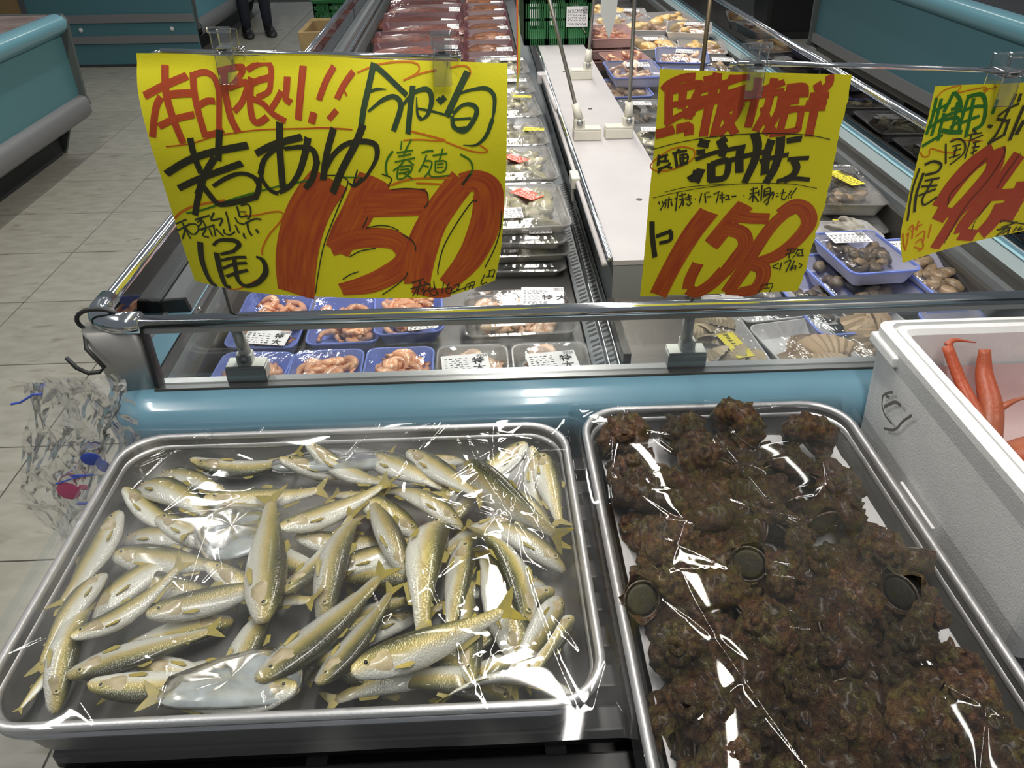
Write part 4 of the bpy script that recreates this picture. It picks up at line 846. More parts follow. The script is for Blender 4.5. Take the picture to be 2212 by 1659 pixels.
S1 = '''
R|8.4|-356.2,1258.9 -358.1,1246.4 -359.8,1228 -357.6,1203.9 -352.2,1173.8
R|8.5|-384.5,1227.8 -362,1237.4 -333.2,1247.6
R|8|-366.1,1226.3 -374.5,1214.1 -386.2,1181.3
R|8.6|-358.8,1228 -345.7,1229 -329.6,1229.2
R|7.9|-376.2,1193.4 -357.2,1200.9 -331.7,1206.3
R|7.8|-326,1251.1 -327.6,1231.9 -326.9,1210.1 -324.1,1182.3
R|6.7|-324.5,1248.8 -312.1,1250.9 -302.7,1245.4 -299.5,1232.6 -300.9,1217.6 -306.6,1186.3
R|7.4|-324.8,1215.9 -314.8,1220.5 -305.6,1220.4
R|6.5|-328.1,1183.3 -317.6,1183.8 -300.9,1188.3
R|8.2|-290.2,1251.7 -292.1,1234.4 -291.4,1218.5 -289.3,1200.2 -283.6,1185.3
R|6.7|-297.8,1251.7 -285.2,1254.4 -269.7,1256.2 -268.1,1252.6 -280.1,1239 -287.8,1235.3
R|7.1|-288,1234.4 -274,1239 -264.7,1239 -272.4,1221.4 -284.7,1209
R|6.5|-262.9,1253.1 -251,1258.9 -239.6,1260.7 -235.2,1254.5 -237.2,1241.8 -241.1,1230.8 -255.4,1224.3
R|7.1|-259.6,1239.1 -249.9,1242.7 -237.3,1245.5
R|7.8|-259.3,1245.4 -262.1,1231.7 -264.7,1213.9 -263.3,1199.4 -256.3,1197.5 -246,1203.4
R|6.8|-260.7,1223.3 -249.1,1217.7 -238.3,1206.3 -224.9,1198.5
R|6.7|-225.7,1231.7 -232,1222.5 -240.6,1212
R|7.7|-217.4,1246.3 -220.1,1231.7 -222.1,1223.4 -216.1,1218.6
R|8.3|-198.1,1256.9 -203,1234.3 -210.2,1200.4
R|8.6|-191.3,1207.9 -195.3,1196.3
R|7|-163.2,1255.8 -174,1240.5 -183.8,1221.4
R|7|-141.7,1250 -153.3,1237 -163.2,1221.8
R|6.7|-164.4,1210 -175.1,1199.7
r|1.5|-373.6,1169.4 -342.9,1173.1 -309.6,1181.7 -255.6,1189.1 -182.6,1191
r|1.7|-192.2,1191.2 -170.8,1190.1 -148.5,1187.9
r|1.9|-153.9,1230.3 -151.3,1224.9
G|6.9|-117.9,1257.6 -125.1,1235.1 -133.6,1208.9 -138.9,1186.6
G|6|-117.3,1255.2 -106.3,1245.9 -82.3,1223
G|3.4,3.2,0.6|-125.1,1228.3 -115.9,1230.7 -105.3,1230
G|2.6,4.8,5.4,6.5,6.3|-128.4,1207.2 -110.4,1218.9 -96.3,1221.9 -90.1,1211.3 -100.8,1184.1
G|6.7|-74.7,1233 -78.8,1211 -84,1180.3
G|3.3,4.3,6.1,6.1,4.8,1.7|-88.4,1212.3 -73.5,1225.7 -58.3,1228.8 -53.5,1218.4 -58.7,1202.5 -66.8,1195.5
G|1.1,3.3,4.8|-71.2,1220.7 -71.2,1202.7 -66.8,1196
G|2.6|-70.8,1208.6 -53.2,1204.9 -37.1,1200.6
G|5.4|-46.9,1219.3 -41.3,1213.3
G|5.4|-42,1221.3 -37.4,1216.2
G|7.6|-10.2,1247.3 -21.7,1227 -37.1,1199.1
G|2.8,3.2,4.8,5,4.3,2.2|-24.1,1223.1 -6.6,1228 10.7,1229.5 19.6,1222 19.8,1208 16.1,1191.4
G|5.1,4.4,2.9,0.7|17.3,1195.6 9.1,1176.6 -3.4,1165.8 -18.9,1166
G|4.4,3.7,5.2,5.7,5.7,5.5,5.7,4.4|-29.4,1202.1 -18.1,1211.1 -7.2,1212.1 -0.9,1206 -5.7,1193.7 -17.1,1182.2 -28.9,1187.6 -30.5,1200
G|2.8|-28.6,1195.7 -18.7,1196.3 -7.8,1197
G|3.7|-26.9,1184.9 -16.9,1185.9 -10.3,1186.6
O|1.9|-137.7,1248.4 -122.6,1253.5 -109.8,1256.4 -90.7,1257.9 -73.8,1257.1 -66.6,1253.4 -69.1,1245.9 -85.6,1238.6
O|1.9|-85.6,1238.8 -64.9,1245.3 -46.5,1248.9
O|1.9|-30.3,1251.1 -16.3,1253.2 -8.9,1251.1 -7,1245.4 -11.6,1238.7
O|2.4|-80.7,1183.4 -63.5,1178.7 -39.6,1171.8
O|1.8|-90.2,1173.3 -69.3,1173.3 -49.6,1171.4 -39.7,1171.3
O|2|-39.7,1170.2 -24.5,1163.9 -7,1158.1 5.3,1156.8 10.3,1159 1.1,1165.8
K|7.8|-342.4,1179.9 -342.6,1157.1 -339.7,1135.3
K|8.2|-305.6,1188.8 -310.5,1169.8 -314.9,1152.2
K|8.9|-383,1135.3 -354.9,1150.6 -324.6,1161.3 -275.1,1171.1
K|8.2|-373.6,1115.8 -343.5,1128.9 -286.5,1149.2
K|8.4|-318.3,1156 -335.4,1134.7 -349.4,1111.3 -352.7,1107.3
K|7.7|-339.2,1128.4 -353.7,1101 -364,1077.8
K|7.5|-342.5,1119.8 -336.6,1106.9 -330.1,1096 -321,1095.1 -302.4,1099 -277.1,1106.2
K|5,5.6,5.2,6,7.1|-329.5,1118.9 -310.6,1129.8 -291,1136.3 -276.7,1132.5 -271.3,1124.3
K|7|-269.9,1131.6 -272.1,1118 -278.9,1105.1
K|8.2|-266.9,1161.3 -242.5,1172.5 -208.7,1181.1
K|8.4|-232.5,1197.6 -236.9,1168.4 -242,1118.1
K|8.5,8.1,7,6,5.3|-201.5,1180.5 -207.1,1163.1 -218.5,1138.5 -233.4,1120.5 -248,1112.3
K|5.5,5.2,5,5.4,5.9|-248.6,1111.1 -258,1115.1 -264.8,1126.5 -265.8,1136.8 -262.2,1145
K|7.4,6.3,4.9,5.3|-266.5,1135.7 -258.7,1153.4 -244.8,1165.2 -231.3,1170.5
K|4.6,5.7,6.7,8|-231.8,1167.3 -210.4,1169.4 -197.4,1165.1 -195,1149.2
K|7.5,7.5,6.8|-194.5,1152.4 -203.7,1130.7 -214.2,1118.4
K|7.9|-170.2,1190.3 -182.1,1160.3 -191,1128.7
K|5.5,6,6,6.6,6.9,6.2,4.4,3.3|-187.1,1140.2 -174.6,1159 -157.8,1171.5 -138.1,1174 -124.3,1170.2 -122.1,1159.2 -127.8,1146.1 -140.8,1128.4
K|5.6,4.5,1.6|-141.8,1129.5 -154,1120.7 -160.3,1124.4
K|2.2,1.6|-154.9,1123.1 -147.8,1140.7
K|8.4|-135.7,1192.7 -147,1171.1 -165.8,1141.9 -181.6,1112.1
g|2.5|-103.3,1161.2 -110.7,1152.1 -114,1141 -112.7,1130.6
g|2.5|-22.7,1155 -11.8,1148 -8.3,1137.6 -12.6,1127.1
Kt|2.7|-11.3,1130.6 -22.1,1116.7
g|2|-91.9,1172.6 -93.8,1162.5
g|2|-80.2,1174.4 -88.4,1161.2 -91.8,1153.6
g|2|-99.1,1158.8 -79,1161.4
g|2|-97.8,1154.4 -81.6,1156.7
g|2|-102.2,1147.8 -89.8,1150.1 -77.5,1151.9
g|2|-89.7,1151.3 -95.9,1143.6 -105.4,1137.2
g|2|-86.5,1150 -79.3,1143
g|2|-96.1,1141.9 -82.7,1142.5 -84.3,1136.3 -99.1,1133.5
g|2|-97.5,1138 -85.2,1138.6
g|2|-98.4,1141.4 -100.8,1132.4 -100.2,1126.6 -91.6,1128.5 -83.2,1136.3
g|2|-93.4,1134.4 -82.8,1126.4
g|2.2|-69.3,1157.8 -61.4,1159.7 -54.8,1159.6
g|2|-63.4,1155.4 -68,1144.8 -74.3,1134.8
g|2|-66.6,1148.2 -57.8,1146.8 -60.7,1136.6 -68.1,1127.6
g|2|-68.1,1142.6 -61.6,1140.1
g|2.2|-56.2,1154.1 -38.2,1156.4
g|2|-43.5,1162.1 -46.2,1154.4 -48.9,1146.6
g|2|-53.3,1147.8 -54.1,1134.1
g|2|-53.3,1147.2 -41,1146.9 -40.9,1138.3 -46.3,1133.3 -54.1,1134.1
g|1.8|-51.9,1143.2 -43.4,1143.9
g|1.8|-52.1,1139.2 -43.6,1139.8
g|2|-63.1,1134.4 -57.9,1127.8 -37.5,1129
O|2.7|-109.3,1119.4 -89.7,1125 -67,1126.4 -35.4,1125.2
O|2.3|-78.8,1120.4 -61.8,1119.2 -44.9,1117.7
g|2.6|-374.5,1080.3 -347,1087.6 -312.3,1100.9 -279.1,1111.5
g|2.2|-270.3,1114.3 -246.8,1120.6 -208.5,1128.6
g|1.9|-170.7,1131.8 -149.4,1130.7 -141.5,1129.4
D|46.7,49.6,52.4,53.8,53.8,49.6|-181.7,1130 -202.8,1106.1 -221.4,1076.6 -235.7,1042.5 -245.6,1006.6 -251.8,967.4
D|40.4,40.4,39,36.2,32.1|-128.2,1128.1 -141.2,1107.5 -158.3,1079 -173.6,1056.9 -186.6,1033.8
D|35.5|-145.2,1096.9 -112.3,1096.2 -66.9,1095.6
D|24.2,27.1,27.1,27.1,24.2|-194.5,1038.5 -164.7,1049 -133.4,1051.1 -110,1045.5 -99.9,1031.1
D|24.8,29.2,30.6,27.7,17.5|-97.9,1037.2 -101.2,1015.5 -121.4,999 -152,985.3 -189.9,977.1
D|34.2,35.6,37,41.3,38.5,34.2|-19.9,1124.1 -40.4,1098.9 -61.7,1068.8 -76.7,1036.1 -84.7,1005 -87.9,980.9
D|25.5,28.4,38.3,39.7,39.7,35.5,24.1|-22.8,1118.5 -4.9,1120.8 8.6,1108.8 9.3,1081.8 -0.2,1046.8 -18.8,1011.3 -49.8,977.9
D|14.9|-94,978 -65.2,967.6 -44.4,967.3
Kt|1.5|-186.4,1134.5 -170.4,1133.9 -161.8,1128 -163.5,1119.7 -182.8,1082.5 -202.7,1041.6 -216,1001.3 -224.6,970.8
Kt|1.5|-119.5,1134 -108,1127.9 -113,1118.4
Kt|1.5|-109.3,1114 -90.2,1114.5 -68.6,1110.8 -65.1,1101.3 -67.1,1092.7 -70.8,1089.2
Kt|1.5|-142.3,1079.2 -150.1,1065.3
Kt|1.5|-146,1065.2 -129,1067.5 -115.2,1065.4 -105.2,1059.7
Kt|1.6|-101.4,1055 -90.1,1046.1 -85.9,1036.6 -86.3,1031.2
Kt|1.6|-171.2,1025.8 -156.6,1033.4 -137.1,1036.7
Kt|1.6|-184.8,992.9 -173.6,1000.2 -162.2,1004.2
Kt|1.6|-135.3,969.2 -115.7,982.5 -103,993.2 -98.8,1001.1
Kt|1.6|-4.4,1094.5 -11.4,1093.3 -32.3,1064.3 -49.6,1034.4 -58.5,1004.9 -59.1,995.2
Kt|1.6|26.3,1080.1 24.5,1054.4 16.8,1027.6 2.9,999.2
O|2.9|-392.8,1071.7 -382.9,1080.6 -365.2,1089.9 -349.3,1094.3 -331.6,1098.2 -318.7,1100.2
O|2.1|-298.7,1083.1 -295.1,1080.5 -285.5,1080.8 -263.6,1086 -251,1086.9 -248.3,1082.1 -256.1,1070.8 -272,1054.4 -284.5,1035.1 -287.4,1024.3
O|2|-350.9,963.5 -339.8,964.7 -323.7,971.7 -301.9,986
H|2.3|-393.9,1063.7 -377.3,1071.3
H|2.3|-396.4,1052.9 -375.1,1064.2
H|2.5|-384.3,1066.1 -384.6,1055.1 -392.8,1040.5
H|2.5|-383.1,1056.4 -381.1,1041.6
H|2.3|-383,1060.1 -379.8,1052.9 -376.8,1048.2
H|2.1|-377.3,1064.1 -366.3,1064.7 -365.1,1057.5 -371.9,1049.8 -377.6,1049.4
H|2.5|-366,1071.2 -354.6,1075.3 -344.1,1078.6
H|2.1|-363.4,1067.2 -358.7,1072.2 -359.3,1066.2 -365.2,1061.1
H|2.1|-357.3,1073.4 -355.4,1068.8 -354.1,1061.8
H|2.3|-366.6,1056.2 -349.7,1062 -341.4,1064.8
H|2.1|-362.2,1056.5 -355.1,1058.1 -362.5,1048 -354.2,1046.1
H|2.3|-350.4,1059.6 -349.3,1047.6
H|2.5|-337.7,1082.8 -344.4,1071.6 -329.2,1074.6 -335.2,1063.9
H|2.3|-343.3,1065.9 -344.8,1047.9
H|2.3|-341.6,1060.1 -333.7,1048.6
H|2.5|-321.9,1085.1 -321.8,1070.3 -323.1,1056.4
H|2.3|-330.9,1059.5 -331.4,1053.5 -324.3,1051.6 -316.5,1056.7
H|2.5|-313.7,1066.1 -311.6,1054.7
H|2.7|-305.5,1092.3 -305.1,1077.8
H|2.2|-300.5,1093.6 -291.6,1096 -288.7,1090.7 -290.8,1080.6 -296.3,1074.8
H|1.6|-303.5,1085.2 -295,1085.5
H|2.5|-305.1,1077.8 -294.1,1080
H|2.3|-311.7,1077 -309.1,1069.8 -301.1,1067.8
H|2.5|-300.8,1069 -286.6,1075.8 -277.7,1075.6
H|2.9|-297.3,1070.3 -297.7,1058.9 -295,1052.1
H|2.7|-305.1,1055 -306.1,1050.3 -303.5,1047.5
H|3.5|-287.5,1061.6 -285.5,1056
K|8.1,8.1,7.2,6.6,4.4|-368.7,1038.2 -374.9,1012.6 -376.1,988.2 -373.2,970.7 -365.9,966.4
K|4.2,4.6,5.9,7,6.3,4.2|-352,1034 -342,1042.1 -328.3,1044.2 -317.8,1042.5 -315.9,1036.7 -327.3,1026.1
K|5.3,4.3|-324.7,1027.5 -345.5,1020.8
K|8.1,8.1,7.2,6.6,4.4|-350.6,1022.8 -352.8,1000.8 -353.6,979.5 -351.8,968.9 -344.9,967.9
K|4.3|-347.1,1011.2 -327.2,1017.5 -310,1019.6
K|4.3|-348.4,998.1 -329.8,1007.2 -310.9,1010.9
K|4.8|-347.3,985.1 -330,993.2 -312.4,999.5
K|6,6.5,6.5,6,7.1,8,6.5,3.2|-327.6,1016.2 -329.8,998.3 -330.7,981.4 -322.2,973.3 -303,980.8 -287.8,998.6 -287.5,1015.8 -296.2,1021.8
Kt|1.6|-94.9,985.4 -78.5,990.1
Kt|1.6|-97.1,976.5 -76.1,981.7
Kt|1.6|-83.1,987.1 -89,966.1
Kt|1.6|-86.6,979.2 -95,965.6
Kt|1.6|-83.8,977.3 -80,968.8
Kt|1.5|-78.7,986.8 -73.2,981.5
Kt|1.5|-77.6,981.8 -70.3,981.3 -73.7,973.3 -79.6,973.7 -77.6,981.8
Kt|1.5|-76.7,973.5 -81.7,965.6
Kt|1.5|-73.7,973.3 -68.4,964.5 -60.8,967.2
Kt|1.5|-65.5,985.9 -64.7,975.9 -60.9,965.5
Kt|1.5|-70.9,971.4 -64.7,975.9
Kt|1.6|-52.5,983.1 -55.6,966.7
Kt|1.6|-45.1,982.5 -50.3,969.6 -44.5,965.6 -42.6,973.9 -48.6,972.8
Kt|1.6|-39.5,976.9 -32,977.8 -36.9,968.2 -43,966.3 -24.8,972
Kt|1.5|-22.4,976.8 -25,968.6
Kt|1.5|-21.6,976.7 -11.1,979.7 -15.2,969.1
Kt|1.5|-17.1,977 -18.9,969.5
Kt|1.5|-23.3,972.6 -13.5,974
Kt|1.6|2.6,989.1 -3,975.2 5.3,976.7
Kt|1.6|8,993.5 16.2,994.2 13,982.6
Kt|1.6|10.2,993.3 7,985.1
Kt|1.6|4,984.7 14.6,985.8
'''
S2 = '''
R|9.6|254.1,1239.6 240.1,1238.7 224.4,1232.2 218,1225.4
R|10|224.7,1228.8 226.5,1207.8 229.2,1185.1
R|10|229.9,1225.2 248.4,1229.5 262.5,1230.3 257.4,1215.4 252.2,1190.6
R|9.9|264.2,1234.9 275.8,1236.9 286.3,1237.9
R|10|241.7,1226.1 242.8,1202.8
R|7.1|228.4,1207.8 250.8,1210.9 274.1,1216.3
R|8|224.9,1185.2 243.1,1195.6 259.6,1198.9
R|11.7|215.2,1173.1 226,1175.4 236.6,1178.8
R|11.7|239.1,1178.8 248.6,1181 254.8,1180.9 255.4,1171
R|11.2|280,1244.2 277.8,1223.2 275.1,1200.9 273.6,1168.8
R|8.2|263.3,1224.6 284,1229.9 307.7,1237.5
R|8.3|258.4,1208.4 283.7,1216.1 315.6,1225.9
R|8.4|245.2,1198 284.2,1212.6 321.7,1218.8
R|7.3|293.4,1237.7 306.5,1237.5 318.2,1238.4
R|10.1|290.1,1228.7 290.3,1204.2 287.6,1182.6 286.1,1168.5
R|9.5|309.6,1226 305.6,1214.5 295,1205.3
R|10.1|313.4,1217.8 308.9,1194.3 292,1170.2
R|10.2|294.7,1199.4 304.8,1182.3 312.9,1171
R|7.9|295.8,1200.5 317.5,1208.4
R|10|329.1,1237.1 329.7,1214 326.9,1179.4
R|7.8|320.7,1217.7 338.6,1224.3 361.1,1231.9
R|10.1|348.2,1236.7 347.2,1217.2 345,1197.1 337,1174.2
R|8.3|306.2,1211 333.9,1217.4 363.2,1221.5
R|9.7|341.2,1204.4 349.6,1186.2 359.9,1171.3
R|9.7|361.3,1219.2 360,1195.6 348.9,1170.3
R|9.5|364.9,1225 385.2,1225.7 387.2,1216.4
R|8.8|360.5,1216.9 392.7,1218.6
R|9.4|369,1222.6 369,1199.1 367.1,1172.3
R|7.7|358.8,1207.6 383.6,1210.6
R|8|362.4,1195.6 386,1199.9 389,1180.5 386.6,1174.4 355.2,1170.1
R|10|399.8,1230.1 404.1,1221.9
R|10|413.3,1238.9 414.5,1228.6 403.9,1217.3
R|8.4|394.7,1215.1 417.6,1215.8
R|7.9|391.9,1206.3 416.8,1208.8
R|7.2|373.7,1200.2 417.5,1201.1
R|10.7|403,1216.1 404.2,1194.7 404.6,1165.9
k|1.1|212.9,1154.5 244.8,1162.5 281.2,1168 317.8,1170.9
k|1.1|317.8,1170.9 354.9,1171.4 392.7,1169.3 413.3,1166.4 431.8,1162.2
o|1.7|266,1148.2 263.4,1153.3 250.5,1156.8 235.9,1153.9 220.8,1144.1 213,1135.2 215.6,1128.7 230.4,1126.3 251.2,1131.7 263.9,1140.5 266.6,1148.2
K|3.7|221.7,1147.9 222,1133.7
K|3|223.3,1144 232.9,1147.6
K|3|230.4,1147.7 230.4,1137.4
K|3|222.7,1138.9 235.2,1139.3
K|3.5|222.5,1128.5 234.6,1133.4 236.7,1137.3
K|3|227.3,1131 223.1,1123.9
K|3|232.2,1132.2 240.1,1130
K|3.7|243.4,1153.8 247.5,1151.1
K|3.2|237.8,1148.8 256.1,1152.2
K|3.7|241.5,1148.7 246.3,1130.6
K|2.5|246.9,1146.1 256.7,1147.1 257.9,1138.1 250.5,1137 248.3,1144.7
K|2.2|248.6,1142.2 257.3,1143.3
K|2.7|251.6,1148.5 253.6,1133
K|3.3|248.5,1133.1 259.4,1136.8
K|9.8|268.4,1162 282.5,1159.2
K|6.7|267.7,1149.4 278.8,1150.4
K|5.7|267.7,1140.4 291.6,1148.9 328,1155.7
K|8.6|302.5,1166.3 292.5,1159
K|9.2|296.2,1158.9 302.1,1153.7 299.9,1143.6
K|12.6|265.3,1120.9 271.2,1115.4 273.3,1127.3
K|11.4|271.9,1110.1 277,1128.5
K|10.6|288.5,1136.1 292.3,1110.9
K|8.3|288.9,1133.5 305.8,1138.3 310.7,1131.7 308.2,1115.9 289.5,1113
K|10.5|322.7,1157.1 322.9,1141.7 326.3,1122.1
K|6.5|310.9,1138.1 332.6,1144.1 355.6,1148.7
K|11.2,11.2,10.5,8.7|336.3,1171.8 342.8,1156.6 342.6,1137.4 335.2,1108.5
K|10.5|358.9,1163.8 356.6,1143.5 359,1118.6
K|11.3,11.3,10.5,9.3|369.4,1167.3 371.8,1149.6 370,1127.6 362.6,1106.5
K|5.8|349.2,1136 366,1140.8 384.3,1144.2
K|7.4|378.1,1161.5 396.3,1164.2
K|5.5|384.4,1137.7 396.9,1138.8 410.8,1139.1
K|9.4|392.4,1136.3 398.2,1127 395.4,1116.4 385.2,1110
K|5.6|376.2,1109.5 397.6,1112.4 418.7,1110.5
k|0.9|234.3,1098.3 265,1104.6 316,1107.4
k|0.9|220.3,1090.7 253,1098.1 290.8,1103.9 341.8,1107.4 393.9,1105.4 430.6,1098.4
k|1.5|228,1085.7 229.7,1081.4
k|1.5|232.4,1086.2 234.1,1082.7
k|1.7|238,1088.9 231.4,1073
k|1.7|235.7,1086.2 245.1,1088.7
k|1.7|240.9,1091.5 241.4,1076.2
k|1.7|237.9,1084 237.5,1076.4
k|1.7|244.2,1085.9 246.3,1078.9
k|1.7|251,1098.1 251.8,1071.7
k|1.7|248.8,1090 251.8,1087.1
k|1.7|253.7,1092.6 262.4,1095.1
k|1.7|257,1096.6 258.5,1085.6 255.9,1075.9
k|1.7|254.4,1087.1 263.3,1088.9
k|1.7|259.6,1086.9 260.7,1078.5
k|1.7|263.1,1090.3 269.3,1092.2
k|1.7|263.5,1086.8 270.4,1088.7
k|1.7|265,1095 269.1,1083.9
k|1.7|264.2,1081.9 268.5,1079 271.1,1083.9
k|1.8|274.4,1087.9 275.7,1088.2
k|1.7|282.3,1096 281.1,1082.2
k|1.7|286.2,1095.9 289.6,1082
k|1.5|288,1097.2 289.6,1095.1
k|1.5|290.5,1097.8 292,1096
k|1.8|289,1090.3 295.4,1090.8
k|1.7|297.6,1093.5 303.8,1095.4 303.4,1081.6
k|1.5|303.4,1098.2 305,1096.1
k|1.7|305.8,1091.3 311.9,1093.2
k|1.7|306.3,1087.8 313.3,1089
k|1.7|308.1,1096.7 311.3,1081.4
k|1.7|313.6,1091.1 317.4,1091.7 318.2,1086.8
k|1.7|313.8,1086.2 320.8,1086.7
k|1.8|321.6,1090.2 328,1090.4
k|1.9|337.1,1090.5 338.4,1090.7
k|1.8|344.8,1098.5 353.4,1101
k|1.8|347.9,1102.5 350.5,1081.8
k|1.8|344.5,1093 354.5,1094.8
k|1.8|348.7,1091.6 345.2,1085.4
k|1.8|350,1091.5 358.4,1081.6
k|1.8|355.2,1098.2 356.8,1090
k|1.8|358.4,1105 361.4,1082.9
k|1.8|362.7,1099.4 363.6,1088.4
k|1.8|362.9,1098.7 370.4,1099.9 370.8,1078.5 368.1,1079.2
k|1.5|363.6,1095.3 369.8,1096.5
k|1.5|363.6,1091.9 370.5,1093.1
k|1.8|362.4,1087.7 375.3,1095 365.1,1080.7
k|1.7|376.3,1093.6 375.4,1085.3
k|1.5|379.7,1092.8 382.2,1093.2
k|1.6|379.9,1088.7 383.1,1089
k|1.7|387.6,1098.8 387.6,1086.4 392,1084.2 393.6,1089
k|1.5|384.3,1092.7 391.2,1093.9
k|1.8|398.5,1096.5 394.9,1089
k|1.8|404.3,1099.7 398.8,1088.9
k|1.8|395.5,1086.2 396.9,1085.9
k|1.8|399.3,1086.8 400.7,1086.3
K|6.7|222.6,1057.6 225.7,1034.9 232.5,1004.4
K|5.8|230.3,1035.5 250.7,1043.7
K|5.3|249.5,1043 250.8,1032.7 247.3,1028.3 235.5,1025.6
D|27,27,25.7,25.7|296.1,1069.9 277.1,1036.4 257.8,988 243.8,943
D|23.8|342.1,1077.8 325.4,1052.6 306.5,1020.6
D|15.8|323.1,1065.6 348.1,1059.2 376.5,1057
D|14.8,18.9,20.2,20.2,20.2,18.9|309.2,1036.9 327.1,1042.3 345.8,1035.9 352.9,1019.2 345.3,1001 331.7,976.2
D|20.9,19.5,18.1,16.7|331.1,979.4 316.4,958.9 298.6,946.2 283.6,951.7
D|16.6|285,951.6 285.5,968 292.9,993.3
D|20.1,18.7,17.4,16,16|357.5,980.2 367,1009.6 380.9,1042.3 395.4,1062.2 409.2,1071.8
D|16,18.7,21.3,21.3,20,18.7,14.7|389.7,1063.8 405.9,1074.7 423.5,1067.2 432,1048.2 420.2,1023.3 400.1,1002.5 374.6,992.3
D|19.5,20.9,20.9,19.5,15.3|368.2,989.4 383.5,982.6 387.1,964.8 379.1,948.6 358.6,944.2
D|20.9,20.9,19.5|359.4,984.9 349.5,962.7 341.4,944.8
D|11.3|339.7,946.5 358.6,944.2 379.4,946.9
k|1.8|410.9,1009.9 419.9,1012.7
k|1.8|410.4,1002.9 422.5,1007.2
k|1.8|416.1,1011.3 416.5,997.3
k|1.8|420.6,1009.6 425.8,1011 424.8,1003.3
k|1.6|423.8,1001.8 422,997.2
k|1.6|426.1,1009.4 434.1,1010.7
k|1.6|430,1004.7 426.7,1000.9 436.5,1000.6
k|1.6|431.7,1009.3 434.9,1001.4
k|1.8|404.2,989.9 397,984.5 406.1,981.1
k|1.8|408.1,991.3 408.1,978.6
k|1.9|411.2,989.6 420,994.1 417.3,975.1
k|1.8|425.6,993.9 422.2,978.2
k|1.7|424.9,984.5 429,985.1 429.9,977.9
k|1.7|424.3,981.3 429.7,981.9
k|1.7|424.9,984.5 424.5,977.3
k|1.7|432.3,989 437.2,985.7 434.1,981
k|1.4|389,955.7 385.8,943.3
k|1.4|389.7,955.7 402.9,956.9 400.9,942.8
k|1.4|391.6,949.8 400,950.4
k|1.4|396,956.3 395.9,950
'''
